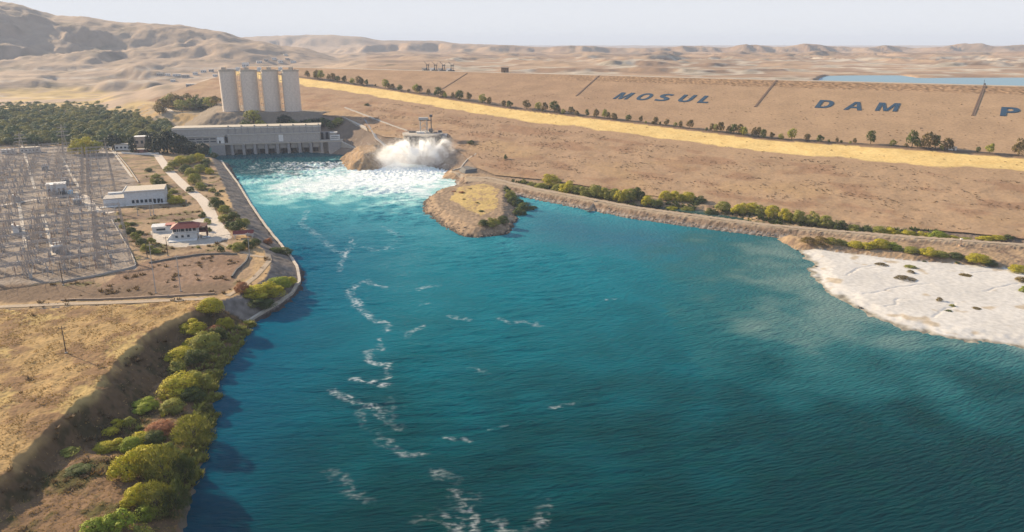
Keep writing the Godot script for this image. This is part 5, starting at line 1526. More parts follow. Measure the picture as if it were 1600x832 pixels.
	ribbon("fence_run", [Vector2(-293.5, 502), Vector2(-260.4, 453.7), Vector2(-236.5, 418.8), Vector2(-217.5, 388.6), Vector2(-231.5, 372), Vector2(-244.4, 361)], 0.4, 1.0, M.concrete, 1.3, fence)

# ---------------------------------------------------------------- plants

var crowns := {}
var stem_mesh: ArrayMesh

# a crown of loose leaf faces gathered in clumps, one unit wide and one unit tall, its foot at 0
func crown(seed_: int, clumps: int, leaves: int, leaf: float, tall: float, feathery := false, base := 0.0) -> ArrayMesh:
	var r := RandomNumberGenerator.new()
	r.seed = seed_
	var pos := PackedVector3Array()
	var nor := PackedVector3Array()
	var col := PackedColorArray()
	var balls := []
	for k in clumps:
		var t := TAU * (k * 0.381966 + r.randf() * 0.25)
		var u := sqrt((k + 0.5) / clumps)
		var rb := r.randf_range(0.45, 1.25) * lerpf(0.30, 0.17, clampf(clumps / 30.0, 0.0, 1.0))
		var dome := sqrt(maxf(0.0, 1.0 - u * u * 0.9))
		var y := base + (1.0 - base) * r.randf_range(0.35, 1.0) * dome * (1.0 - rb)
		y = clampf(y, base + rb * 0.5, 1.0 - rb)
		balls.append([Vector3(cos(t) * u * (0.5 - rb), y, sin(t) * u * (0.5 - rb)), rb, r.randf_range(0.72, 1.22)])
	for k in leaves:
		var b: Array
		var d: Vector3
		var p: Vector3
		for try_ in 7:
			b = balls[r.randi() % balls.size()]
			d = Vector3(r.randfn(), r.randfn() + 0.35, r.randfn()).normalized()
			p = b[0] + d * b[1] * r.randf_range(0.66, 1.14) * Vector3(1, tall, 1)
			var free := true
			for o in balls:
				if o[0] != b[0] and p.distance_squared_to(o[0]) < o[1] * o[1] * 0.42:
					free = false
					break
			if free and p.y > 0.0: break
		p.y = clampf(p.y, 0.01, 1.0)
		var n := (d + Vector3(r.randfn(), r.randfn(), r.randfn()) * 0.45).normalized()
		var e := n.cross(Vector3.UP if absf(n.y) < 0.9 else Vector3.RIGHT).normalized()
		var f := n.cross(e)
		var s := leaf * r.randf_range(0.6, 1.3)
		var a := r.randf() * TAU
		var e2 := e * cos(a) + f * sin(a)
		var f2 := f * cos(a) - e * sin(a)
		var tone: float = b[2] * r.randf_range(0.75, 1.25)
		var c := Color(tone * r.randf_range(0.9, 1.1), tone, tone * r.randf_range(0.8, 1.1))
		var q: Array
		if feathery:
			var up := (Vector3.UP * 1.1 + d * 0.7).normalized()
			var side := up.cross(n).normalized()
			q = [p - side * s * 0.34, p + up * s * 3.0, p + side * s * 0.34]
		else:
			q = [p - e2 * s, p + f2 * s * 1.1, p + e2 * s]
		for v in q:
			pos.append(v); nor.append((d * 0.8 + n * 0.5).normalized()); col.append(c)
		if not feathery:
			for v in [p + e2 * s, p - f2 * s * 0.8, p - e2 * s]:
				pos.append(v); nor.append((d * 0.8 + n * 0.5).normalized()); col.append(c)
	var arr := []
	arr.resize(Mesh.ARRAY_MAX)
	arr[Mesh.ARRAY_VERTEX] = pos
	arr[Mesh.ARRAY_NORMAL] = nor
	arr[Mesh.ARRAY_COLOR] = col
	var me := ArrayMesh.new()
	me.add_surface_from_arrays(Mesh.PRIMITIVE_TRIANGLES, arr)
	return me

func make_crowns() -> void:
	for k in 4:
		crowns["small%d" % k] = crown(100 + k, 7, 420, 0.06, 1.0)
		crowns["mid%d" % k] = crown(110 + k, 13, 1500, 0.034, 1.0)
		if k < 2:
			crowns["big%d" % k] = crown(120 + k, 24, 6000, 0.018, 1.0)
			crowns["plume%d" % k] = crown(130 + k, 22, 6500, 0.019, 1.05, true)
			crowns["big%d" % (k + 2)] = crowns["big%d" % k]
			crowns["plume%d" % (k + 2)] = crowns["plume%d" % k]
		crowns["tree%d" % k] = crown(140 + k, 9, 700, 0.042, 0.9, false, 0.22)
		crowns["cone%d" % k] = crown(150 + k, 12, 800, 0.045, 1.5)
	var st := st_new()
	bar(st, Vector3(0, -0.06, 0), Vector3(0.01, 0.45, 0.0), 0.035, 6, 0.02)
	for k in 4:
		var t := k * 1.7
		bar(st, Vector3(0, 0.22 + 0.05 * k, 0), Vector3(cos(t) * 0.2, 0.52 + 0.05 * k, sin(t) * 0.2), 0.016, 4, 0.007)
	st.generate_normals()
	stem_mesh = st.commit()

func plant(called: String, label: String, category: String, at: Vector3, wide: float, tall: float, mesh: String, mat: String, turn: float, group := "") -> Node3D:
	var o := thing(called, label, category, at, turn, group)
	o.scale = Vector3(wide, tall, wide)
	put(crowns[mesh], "crown", M["leaf_" + mat], o)
	put(stem_mesh, "trunk" if "tree" in called else "stem", M.trunk, o)
	return o

const HUE := {"y": "yellow-green", "g": "bright green", "o": "olive", "d": "dark green", "r": "rust-red", "t": "tan", "b": "olive-brown", "c": "blue-black green"}

# rows: [plan x, plan d, width, height, hue]; every plant gets its own place in words
func hedge(rows: Array, called: String, category: String, where: String, group: String, style: String) -> void:
	var seen := {}
	for k in rows.size():
		var q: Array = rows[k]
		var hue: String = q[4]
		var mode: String = style
		if style == "auto": mode = "big" if q[2] > 8.5 else "mid" if q[2] > 4.5 else "small"
		if hue == hue.to_upper(): mode = "plume"
		hue = hue.to_lower()
		seen[hue] = seen.get(hue, 0) + 1
		var low := 0.8 if called == "riverside_bush" else 1.2 if called == "hedge_bush" else 1.0
		var label := "%s %s, %s such %s" % [HUE[hue], category, ordinal(seen[hue]), where]
		plant(called, label, category, Vector3(q[0], gy(q[0], q[1]) - 0.25, -q[1]), q[2], q[3] * low, mode + str(k % 4), hue, rng.randf() * TAU, group)

var road_line := [Vector2(-421.7, 835.9), Vector2(-353.9, 719.9), Vector2(-294.9, 628.1), Vector2(-258.4, 575.7), Vector2(-239.2, 542.1), Vector2(-219, 502), Vector2(-194.7, 460.3)]

func build_plants() -> void:
	make_crowns()
	# bushes along the near left bank, from the far end to the near end
	hedge([[-144.8, 316.3, 14.2, 10.1, "y"], [-136.4, 310.6, 9.7, 9.5, "y"], [-138.2, 302.9, 11.3, 7.1, "r"], [-146.4, 298.4, 12.9, 8.4, "y"], [-136.1, 287.7, 16.5, 12.1, "o"], [-142.4, 290.5, 12.6, 8.2, "y"], [-142.1, 276.4, 15.4, 8.3, "y"], [-134.1, 273.8, 12, 10.1, "d"], [-139.5, 267, 8.5, 6, "o"], [-134.9, 297.7, 10, 10.2, "d"], [-128.7, 247.1, 18.5, 11.2, "y"], [-123.6, 251.4, 11.1, 12, "o"], [-122.5, 241.9, 11.3, 7.3, "d"], [-136.7, 234, 11.9, 5.8, "g"], [-125.7, 233, 10, 6.8, "o"], [-109.2, 213.4, 16.3, 13.7, "O"], [-122.9, 217.2, 11.6, 5.8, "r"], [-139.3, 220.2, 5.4, 3.5, "y"], [-136.6, 221.9, 5.9, 5, "o"], [-139.2, 215.1, 6.2, 3.2, "y"], [-135.7, 205.8, 9.4, 4.1, "y"], [-132.2, 208.1, 7.3, 4.7, "y"], [-127.7, 206.9, 8.6, 6.2, "g"], [-126.1, 210.9, 8.3, 5.5, "y"], [-122.1, 210.9, 8.7, 6.3, "d"], [-117.5, 186.1, 11.4, 13.3, "y"], [-115, 192.2, 13.3, 13.5, "y"], [-107.5, 188.1, 14.7, 17.4, "O"], [-102.1, 189.4, 10, 16.2, "D"], [-102.9, 173.6, 12.6, 12.9, "O"], [-97.6, 174.2, 9.7, 16.1, "D"], [-109.3, 174.2, 8.9, 8.9, "y"], [-104.2, 169.6, 7.3, 6.2, "g"], [-106.5, 162.5, 8.1, 7.8, "g"], [-110.4, 161.4, 7.7, 5.7, "g"], [-113.3, 159.9, 7, 5.1, "g"], [-101.2, 161.4, 6.3, 6.3, "o"], [-133.4, 188.1, 9.1, 2.7, "d"], [-142.3, 197.9, 7, 2.2, "o"], [-113.9, 233, 7.1, 7, "D"], [-112.6, 200.8, 8.4, 9.4, "o"]],
		"riverside_bush", "bush", "counting down the near left bank", "bushes on the near left bank", "auto")
	hedge([[-133.5, 346.6, 18.8, 7.1, "y"], [-128.4, 353.5, 17.1, 8.9, "y"], [-127.9, 364.8, 15.5, 7.5, "g"], [-125.9, 374.6, 10.8, 4.8, "y"], [-140.5, 345.6, 8.7, 6.7, "r"], [-129.2, 339.9, 16.5, 5.9, "d"], [-149.2, 440.3, 14.2, 4.7, "d"], [-163.2, 452.5, 9.4, 4.7, "r"], [-152.3, 434.4, 9.9, 3.6, "d"], [-125.1, 377.9, 6.5, 4.1, "g"]],
		"bank_bush", "bush", "on the stone bank below the lot", "bushes on the stone bank", "auto")
	hedge([[-349.7, 712.3, 11.7, 6.6, "o"], [-354.6, 735.7, 14.8, 10.5, "o"], [-354.6, 752.2, 17.8, 11.9, "y"], [-348.7, 760.7, 18, 12, "o"], [-344.5, 773.8, 16.9, 11, "y"], [-329.6, 756.4, 12.4, 8.4, "d"], [-328.8, 704.7, 15.5, 10, "d"], [-313, 683.1, 15, 10.9, "o"], [-314.6, 704.7, 14.2, 10.1, "o"], [-315.8, 719.9, 11.8, 9.2, "d"], [-294.7, 646.5, 15.4, 11.3, "o"], [-277.3, 619.2, 12.6, 7.7, "o"], [-282, 607.8, 9, 5.7, "d"], [-301.9, 697.4, 10.2, 7.8, "y"], [-369.9, 712.3, 9.1, 4.3, "d"], [-345.3, 676.1, 9.9, 5.2, "o"], [-322.4, 637.2, 12.9, 8, "d"], [-331.2, 643.4, 8.3, 6.2, "o"], [-303.9, 607.8, 11.2, 6.6, "d"], [-288, 580.8, 9.7, 5.3, "y"], [-273, 560.9, 14.6, 7.7, "y"], [-306, 599.5, 8.9, 5.6, "o"], [-294.6, 602.2, 8.9, 4.6, "o"], [-231.7, 542.1, 15.1, 11.2, "d"], [-220.6, 526.7, 10.8, 7.5, "o"], [-209.3, 500, 11.2, 7, "o"], [-204, 502, 10.3, 8, "d"], [-190.7, 474, 13.3, 9.8, "d"], [-191.1, 488.6, 9.1, 6.1, "o"], [-199.3, 481.2, 8.1, 5.3, "d"], [-231.1, 512, 6.7, 4.9, "d"], [-219.2, 492.3, 6.4, 5.6, "o"], [-209.3, 470.5, 5.3, 3.7, "d"], [-181.1, 420.2, 5.6, 4.8, "d"], [-171, 423.1, 9.6, 6.7, "o"], [-167.1, 428.9, 10.5, 7.5, "d"], [-166.1, 437.9, 9.1, 4.6, "d"], [-198.7, 428.9, 2.8, 1.6, "o"], [-177.6, 428.9, 7.3, 3.1, "o"], [-272.8, 481.2, 8.1, 5.3, "o"], [-261.4, 467, 8.8, 5, "d"], [-249.4, 450.4, 8.5, 5.6, "o"], [-237.4, 434.8, 9, 6.1, "d"], [-226.8, 420.2, 8.8, 6.7, "o"], [-253.5, 463.6, 7, 3.4, "d"], [-233.1, 437.9, 7.4, 5.6, "o"], [-219.9, 417.4, 7.1, 3.8, "o"], [-271.6, 488.6, 6.4, 2.9, "d"], [-287.8, 500, 5.6, 3, "d"], [-262.4, 607.8, 7.8, 4.2, "o"], [-251.3, 591.3, 6.6, 3.6, "d"], [-254.5, 607.8, 5.6, 2.7, "d"]],
		"bank_shrub", "shrub", "round the access road counted from the powerhouse", "shrubs round the access road", "auto")
	# trees by the powerhouse and on the tank platform
	var n := 0
	for q in [[-408.1, 835.9, 22.8, 27.6, "c", "cone", "dark_conifer"], [-396, 846.3, 20, 28.2, "c", "cone", "dark_conifer"], [-418.7, 835.9, 18.2, 20.6, "c", "cone", "dark_conifer"], [-415.1, 867.9, 22, 24.2, "c", "tree", "broad_tree"], [-359.2, 820.8, 16.4, 18.9, "c", "tree", "broad_tree"], [-374.8, 825.8, 19.5, 17.4, "c", "tree", "broad_tree"], [-505.2, 830.8, 33.2, 23.9, "y", "big", "broad_tree"], [-491.5, 835.9, 19.7, 16.2, "o", "tree", "broad_tree"], [-489, 867.9, 22, 19.7, "c", "cone", "dark_conifer"], [-449, 835.9, 12.1, 22.5, "c", "cone", "dark_conifer"], [-497.8, 902.4, 19.6, 17.6, "d", "tree", "broad_tree"], [-434.4, 846.3, 12.3, 21.3, "c", "cone", "dark_conifer"], [-520.7, 902.4, 21.2, 15.9, "d", "tree", "broad_tree"], [-405.9, 879.1, 20.7, 18.5, "c", "tree", "broad_tree"], [-485.6, 902.4, 16.3, 17.8, "d", "tree", "broad_tree"], [-434.6, 879.1, 17.5, 21.8, "c", "tree", "broad_tree"], [-457, 902.4, 18, 19.2, "c", "tree", "broad_tree"], [-480.6, 926.8, 18.4, 18.2, "c", "tree", "broad_tree"], [-433.1, 914.4, 19.8, 21, "c", "cone", "dark_conifer"], [-380.6, 857, 15.5, 16.9, "d", "tree", "broad_tree"], [-443, 914.4, 18.2, 19.5, "c", "tree", "broad_tree"], [-345.3, 815.8, 10.4, 9.3, "d", "tree", "broad_tree"], [-519.1, 914.4, 18.2, 14.7, "d", "tree", "broad_tree"], [-530.5, 902.4, 19.6, 12.9, "d", "tree", "broad_tree"]]:
		n += 1
		plant(q[6], "%s tree, %s of those between tan building and powerhouse" % [HUE[q[4]], ordinal(n)], "tree", Vector3(q[0], gy(q[0], q[1]) - 0.3, -q[1]), q[2], q[3], q[5] + str(n % 4), q[4], n * 1.3, "trees round the powerhouse end")
	n = 0
	for q in [[-360.9, 996, 26.7, 21.8, "o", "tree"], [-364.5, 978.8, 21, 18.3, "d", "tree"], [-343.5, 978.8, 22.8, 19.9, "o", "tree"], [-333, 978.8, 21, 13.3, "d", "tree"], [-322.4, 978.8, 21, 18.3, "d", "tree"], [-316.3, 996, 23.2, 18.5, "c", "tree"], [-304.7, 996, 19.6, 13.6, "d", "tree"], [-290.9, 978.8, 22.8, 16.5, "d", "tree"], [-283.4, 996, 21.4, 15.2, "d", "tree"], [-272.7, 996, 21.4, 16.9, "c", "tree"], [-262, 996, 19.6, 13.6, "d", "tree"], [-248.8, 978.8, 19.3, 13.3, "d", "tree"], [-238.3, 978.8, 19.3, 13.3, "o", "tree"], [-375, 978.8, 19.3, 10, "d", "tree"], [-320.8, 996, 23.2, 15.1, "c", "tree"], [-289.6, 996, 21.4, 13.5, "c", "tree"], [-265.5, 996, 21.4, 13.5, "c", "tree"]]:
		n += 1
		plant("slope_tree", "%s tree, %s from the left on the shaded slope under the surge tanks" % [HUE[q[4]], ordinal(n)], "tree", Vector3(q[0], gy(q[0], q[1]) - 0.3, -q[1]), q[2], q[3], q[5] + str(n % 4), q[4], n * 1.7, "trees under the surge tanks")
	n = 0
	for q in [[-578.7, 1175.5, 23.1, 19.1, "t", "tree"], [-581.2, 1198.7, 25.6, 23.4, "t", "tree"], [-595.6, 1248, 28.9, 28.6, "o", "tree"], [-578.7, 1235.3, 30.8, 28.2, "t", "tree"], [-551.3, 1198.7, 27.8, 21.3, "o", "tree"], [-564.5, 1248, 31.1, 28.5, "t", "tree"], [-539.4, 1210.7, 28, 23.6, "o", "tree"], [-529.7, 1210.7, 19.4, 28, "d", "tree"], [-512.9, 1198.7, 27.8, 23.4, "d", "tree"], [-491.7, 1175.5, 27.3, 18.9, "o", "tree"], [-473.3, 1153.1, 22.6, 16.7, "t", "tree"], [-640.1, 1359.4, 24.2, 22.2, "t", "tree"], [-614.1, 1344.5, 26.3, 24.1, "o", "tree"], [-578.8, 1301.4, 20.8, 19.1, "t", "tree"]]:
		n += 1
		plant("bench_tree", "%s tree, %s from the left in the thin grove left of the surge tanks" % [HUE[q[4]], ordinal(n)], "tree", Vector3(q[0], gy(q[0], q[1]) - 0.3, -q[1]), q[2], q[3], q[5] + str(n % 4), q[4], n * 1.1, "grove left of the surge tanks")
	# hedge along the canal, the plants above the chalk bank, the spur
	hedge([[11.7, 672.8, 5.6, 4.3, "o"], [19.5, 663.1, 12.2, 4.8, "o"], [27.6, 650.5, 15.6, 5.6, "o"], [37.2, 663.1, 22, 9.9, "y"], [43.7, 641.4, 16.6, 6.5, "o"], [50.2, 632.5, 19.8, 10.6, "y"], [59, 626.7, 15, 7.6, "o"], [65.7, 618.2, 16, 9.6, "o"], [73.9, 615.4, 17.1, 10.5, "o"], [82.5, 607.1, 15.7, 10.5, "o"], [89.1, 601.8, 12.2, 9.6, "o"], [95, 596.5, 16.6, 11.3, "y"], [102.3, 593.9, 13.2, 10.5, "o"], [108.9, 593.9, 14.3, 11.4, "d"], [114.7, 583.7, 13, 8.2, "y"], [121.8, 581.1, 12.9, 6.1, "o"], [132, 593.9, 13.2, 8.3, "y"], [140.8, 591.3, 17.5, 8.9, "y"], [150, 588.7, 15.3, 8.1, "y"], [158, 583.7, 15.1, 5.9, "d"], [133.1, 573.7, 13.8, 3.3, "y"], [145.3, 568.9, 12.7, 2.8, "o"], [152.2, 554.9, 12.4, 4.8, "o"], [161, 554.9, 12.4, 5.8, "d"], [170.3, 554.9, 14.5, 7.6, "o"], [180.4, 545.8, 15.2, 8.3, "y"], [190.6, 545.8, 14.2, 8.4, "y"], [196, 539.3, 14.1, 7.3, "o"], [201.8, 532.8, 13.9, 9.2, "y"], [208.8, 522.4, 13.7, 9, "y"], [215.8, 516.3, 12.5, 9, "o"], [224, 510.4, 12.4, 8.9, "o"], [231.5, 504.6, 13.2, 8.7, "o"], [239.4, 498.9, 12.2, 7.8, "d"], [247.1, 493.3, 11.1, 6, "o"], [254.5, 491.5, 10.1, 6.1, "d"], [263.3, 487.8, 12.8, 6.6, "o"], [270.2, 484.2, 12.7, 6.5, "y"], [280.6, 482.5, 12.7, 5.6, "y"], [291, 480.7, 13.6, 5.5, "y"], [297.9, 475.5, 14.3, 6.2, "g"], [306.3, 473.8, 12.5, 4.6, "y"], [316.4, 472.1, 11.6, 3.8, "o"], [328.1, 470.4, 13.3, 3.6, "y"], [335.5, 468.7, 11.5, 2.9, "y"], [341.4, 467.1, 7.9, 2.5, "d"]],
		"hedge_bush", "bush", "along the canal hedge from the spur end", "bushes of the canal hedge", "auto")
	hedge([[200.9, 460.8, 12.2, 5.3, "T"], [208.2, 457.6, 14.7, 5.8, "T"], [216.2, 456, 13.8, 5.9, "O"], [223.1, 456, 10.3, 3.8, "o"], [228.4, 449.8, 11.9, 5.2, "y"], [235, 446.7, 11.8, 6, "y"], [243.8, 448.3, 14.4, 7.4, "y"], [251.5, 445.2, 12.6, 5.9, "g"], [259.3, 437.8, 12.4, 4.9, "o"], [266.4, 432, 13.9, 5.4, "y"], [272.5, 429.1, 11.4, 4.1, "o"], [281, 426.3, 12.1, 4, "d"], [290.4, 419.4, 16.8, 5.6, "y"], [295.4, 415.4, 10.3, 4.1, "d"], [305.1, 403.7, 13.1, 5, "y"], [295.6, 385.5, 8.9, 3.8, "t"], [284.6, 367.6, 7.8, 3.8, "g"]],
		"verge_bush", "bush", "between the right road and the chalk bank", "bushes above the chalk bank", "auto")
	hedge([[229.7, 389.7, 12.7, 1.6, "T"], [239.6, 401.8, 5.4, 1.9, "T"], [229.7, 417.2, 8.7, 1.5, "T"], [244.7, 411.9, 7.9, 2, "o"], [269.2, 396.8, 8.4, 1.1, "t"], [228.3, 353.1, 4.1, 2.4, "T"], [230.8, 345.3, 4, 2, "o"], [240.9, 341.6, 5.3, 0.8, "t"], [224.4, 337.9, 3.9, 1, "d"], [278.2, 419.9, 4, 1, "d"], [260.1, 424, 3.2, 1.2, "d"]],
		"chalk_tuft", "tuft", "on the white chalk bank", "tufts on the chalk bank", "auto")
	hedge([[-20.7, 502.8, 9.4, 5.4, "d"], [-14.1, 502.8, 12.3, 6.9, "o"], [-6.8, 516.4, 10.6, 7.3, "d"], [3.3, 593.3, 18.7, 11, "d"], [10.7, 578.2, 17.2, 11.9, "d"], [-1.7, 609.2, 12.4, 9.8, "o"], [17.3, 583.2, 11.9, 7.2, "d"], [6.2, 559.2, 13.5, 8.7, "d"], [-4.7, 637.4, 8.2, 6.1, "d"]],
		"spur_bush", "bush", "on the tan spur", "bushes on the spur", "auto")
	hedge([[-52.7, 627.5, 5.8, 1.2, "r"], [-45.3, 621.8, 6.9, 1.6, "r"], [-38.3, 639.4, 4.7, 1.3, "t"], [-24.5, 548.3, 6.1, 1.8, "d"], [-29.5, 579.1, 4.3, 1.1, "t"], [-41.3, 594.4, 3.9, 1.2, "t"]], "spur_scrub", "scrub", "on top of the tan spur", "scrub on the spur", "small")
	# trees on the berm of the dam
	var marks := [[455, "the surge tanks"], [690, "the first drain"], [897, "the second drain"], [1180, "the third drain"], [1520, "the last drain"]]
	var run := {}
	var berm := [479,9, 492,10, 496,12, 502,13, 514,9, 520,11, 527,8, 537,10, 550,8, 561,12, 566,9, 572,9, 585,4, 600,12, 606,8, 612,8, 626,8, 640,5, 651,12, 655,11, 669,8, 684,13, 690,9, 695,8, 706,9, 712,10, 717,13, 733,13, 754,12, 766,11, 787,9, 796,10, 821,12, 841,12, 849,6, 852,13, 865,15, 872,10, 880,7, 891,11, 900,7, 916,10, 932,12, 945,13, 950,9, 960,10, 982,9, 1000,10, 1009,4, 1020,5, 1025,11, 1031,5, 1042,9, 1055,6, 1064,10, 1077,12, 1103,5, 1111,11, 1116,10, 1125,15, 1139,10, 1146,13, 1155,14, 1163,13, 1178,12, 1184,13, 1192,12, 1205,9, 1220,8, 1237,15, 1261,9, 1282,10, 1294,4, 1307,7, 1314,4, 1329,4, 1335,7, 1360,18, 1395,8, 1416,6, 1425,20, 1434,10, 1452,20, 1462,17, 1472,8, 1480,15, 1529,7, 1547,13, 1592,19]
	for k in range(0, berm.size(), 2):
		var px: int = berm[k]
		var x := lerpf(0.0, 1.0, 0.0)
		var s := berm_s(float(px))
		var w := berm_w(s) - 2.0 + rng.randf_range(-1.5, 1.5)
		var at := face(s, w, -0.2)
		var dist := Vector2(at.x, at.z).length()
		var tall: float = berm[k + 1] * dist * 0.965 / 1100.0 * 1.3
		var near := "the surge tanks"
		for m in marks:
			if px >= m[0]: near = m[1]
		run[near] = run.get(near, 0) + 1
		var hue: String = ["b", "d", "b", "o", "b"][k / 2 % 5] if px < 1225 else ["o", "b", "d"][k / 2 % 3]
		var o := plant("berm_tree", "%s %s tree, %s right of %s on the dam berm" % ["small" if tall < 6.0 else "bushy" if k % 4 else "upright", HUE[hue], ordinal(run[near]), near], "tree", at, tall * rng.randf_range(0.6, 1.05), tall, "tree" + str(k / 2 % 4), hue, k * 0.7, "trees on the dam berm")
		x = o.position.x
	hedge_on_face([[573, 164, 11, 5, "d"], [790, 248, 6, 7, "d"], [735, 224, 12, 6, "d"]])
	# the wood behind the switchyard: one mass of crowns
	var wood := PackedVector2Array([Vector2(-806.9, 839.5), Vector2(-1383.3, 1466.5), Vector2(-1054.8, 1482), Vector2(-1017.6, 1547.4), Vector2(-925.2, 1530.5), Vector2(-792.7, 1497.9), Vector2(-672.6, 1327.2), Vector2(-546.1, 1132.1), Vector2(-477.3, 1000.2), Vector2(-456.8, 919.3), Vector2(-500.6, 931.9), Vector2(-538.5, 931.9), Vector2(-544.7, 872), Vector2(-570.1, 850)])
	var olive := []
	var dark := []
	var tries := 0
	while olive.size() + dark.size() < 3600 and tries < 40000:
		tries += 1
		var p := Vector2(rng.randf_range(-1500, -400), rng.randf_range(900, 1480))
		if sdist(p, wood) > 0.0: continue
		var b: float = nz.b.get_noise_2d(p.x, p.y)
		if b < -0.45: continue
		var w := rng.randf_range(8.0, 15.0)
		var xf := Transform3D(Basis(Vector3.UP, rng.randf() * TAU).scaled(Vector3(w, w * rng.randf_range(0.7, 1.15), w)), Vector3(p.x, 8.8, -p.y))
		if b + rng.randf_range(-0.3, 0.3) > 0.0: olive.append(xf)
		else: dark.append(xf)
	for q in [[olive, "leaf_w", "olive patches of the dense wood behind the switchyard"], [dark, "leaf_v", "dark mass of the dense wood behind the switchyard"]]:
		var mm := MultiMesh.new()
		mm.transform_format = MultiMesh.TRANSFORM_3D
		mm.mesh = crowns.tree1 if q[1] == "leaf_w" else crowns.tree2
		mm.instance_count = q[0].size()
		for k in q[0].size(): mm.set_instance_transform(k, q[0][k])
		var i := MultiMeshInstance3D.new()
		i.multimesh = mm
		i.material_override = M[q[1]]
		i.name = numbered("woodland")
		add_child(i)
		tag(i, q[2], "", "", "stuff")
	# dry grass on the near field and banks, reeds in the canal
	scatter("dry_grass", "pale dry grass standing on the near field and its bank", 42000, M.straw, tuft(7, 3), Rect2(-330, 125, 240, 245), func(p: Vector2, g: Vector3) -> float:
		if int(g.y) == FIELD: return (0.75 if g.z < 0.0 else 0.08) * ss(-0.35, 0.25, nz.a.get_noise_2d(p.x, p.y))
		if int(g.y) == SHELF and g.x > 1.0: return 0.4
		return 0.0, 0.25, 0.6)
	scatter("low_scrub", "low dark scrub on the near bank and around the lots", 5200, M.leaf_scrub, tuft(14, 4), Rect2(-420, 125, 300, 560), func(p: Vector2, g: Vector3) -> float:
		var q: float = nz.a.get_noise_2d(p.x * 0.7 + 90.0, p.y * 0.7)
		if int(g.y) == FIELD: return 0.4 * ss(-0.2, 0.3, q) if g.z > 1.0 else 0.004
		if int(g.y) == SHELF: return 0.6 * ss(0.0, 0.3, q) if g.x > 0.8 else 0.0
		if int(g.y) == PAD and g.z < 0.0 and sdist(p, yard_poly) > 3.0 and sdist(p, court_poly) > 1.0 and line_dist(p, road_line) > 6.0: return 0.35 * ss(0.1, 0.4, q)
		return 0.0, 0.8, 2.0)
	scatter("canal_reeds", "green reeds and low growth in the canal below the hedge", 5000, M.leaf_o, tuft(12, 6), Rect2(20, 440, 330, 300), func(p: Vector2, g: Vector3) -> float:
		return 0.8 * ss(-0.1, 0.2, nz.a.get_noise_2d(p.x, p.y)) if g.x > -2.0 and g.x < 2.6 and int(g.y) != CHALK and p.y > 440.0 and (int(g.y) == TOE or (int(g.y) == CAUSEWAY and p.y > canal_mid(p.x))) else 0.0, 1.2, 2.6)
	scatter("bank_reeds", "dark green reeds standing along the waterline of the near left bank", 3000, M.leaf_o, tuft(18, 8), Rect2(-230, 110, 130, 250), func(p: Vector2, g: Vector3) -> float:
		return (0.9 if g.x < 1.6 else 0.35) * ss(-0.4, 0.0, nz.a.get_noise_2d(p.x + 40.0, p.y)) if int(g.y) == SHELF and g.x > -0.5 and g.x < 2.5 else 0.0, 1.2, 2.6)
	scatter("hedge_undergrowth", "dense low green growth under the canal hedge", 3600, M.leaf_d, tuft(14, 9), Rect2(0, 430, 360, 320), func(p: Vector2, g: Vector3) -> float:
		return 0.85 if int(g.y) == TOE and g.z > -3.0 and g.z < 5.0 and nz.b.get_noise_2d(p.x, p.y) > -0.25 else 0.0, 1.4, 3.4)
	# stones along the water's edge of the spur, the causeway, the chalk and the left bank
	var st := st_new()
	box(st, Vector3(0, 0.2, 0), Vector3(1, 0.8, 0.9), 0.3)
	box(st, Vector3(0.12, 0.25, 0.1), Vector3(0.8, 0.75, 0.9), 1.1)
	st.generate_normals()
	var stone := st.commit()
	scatter("edge_stones", "broken stones along the water's edge of spur and causeway", 9000, M.rock, stone, Rect2(-140, 330, 560, 430), func(p: Vector2, g: Vector3) -> float:
		return (0.9 if g.x < 2.2 else 0.3) if (int(g.y) == SPUR or int(g.y) == CAUSEWAY) and g.x > -0.5 and g.z > 1.5 else 0.0, 0.35, 1.15)
	scatter("chalk_stones", "small dark stones along the foot of the chalk bank", 260, M.rock_dark, stone, Rect2(150, 300, 330, 200), func(_p: Vector2, g: Vector3) -> float:
		return 0.5 if int(g.y) == CHALK and g.x > -0.1 and g.x < 0.4 else 0.0, 0.5, 1.6)

func canal_mid(x: float) -> float:
	var k := [Vector2(-42.1, 705.5), Vector2(30.3, 658.7), Vector2(109.1, 588.2), Vector2(156, 559.2), Vector2(212.5, 516.4), Vector2(245, 502.8)]
	for i in range(1, k.size()):
		if x < k[i].x: return lerpf(k[i - 1].y, k[i].y, (x - k[i - 1].x) / (k[i].x - k[i - 1].x))
	return k[-1].y

func scatter(called: String, label: String, count: int, m: Material, mesh: Mesh, area: Rect2, where: Callable, lo: float, hi: float) -> void:
	var xf := []
	var tries := 0
	while xf.size() < count and tries < count * 7:
		tries += 1
		var p := Vector2(rng.randf_range(area.position.x, area.end.x), rng.randf_range(area.position.y, area.end.y))
		var g := ground3(p.x, p.y)
		if rng.randf() > where.call(p, g): continue
		var z := rng.randf_range(lo, hi)
		xf.append(Transform3D(Basis(Vector3.UP, rng.randf() * TAU).scaled(Vector3(z, z * rng.randf_range(0.6, 1.0), z)), Vector3(p.x, g.x - 0.08, -p.y)))
	var mm := MultiMesh.new()
	mm.transform_format = MultiMesh.TRANSFORM_3D
	mm.mesh = mesh
	mm.instance_count = xf.size()
	for k in xf.size(): mm.set_instance_transform(k, xf[k])
	var i := MultiMeshInstance3D.new()
	i.multimesh = mm
	i.material_override = m
	i.name = called
	add_child(i)
	tag(i, label, "", "", "stuff")

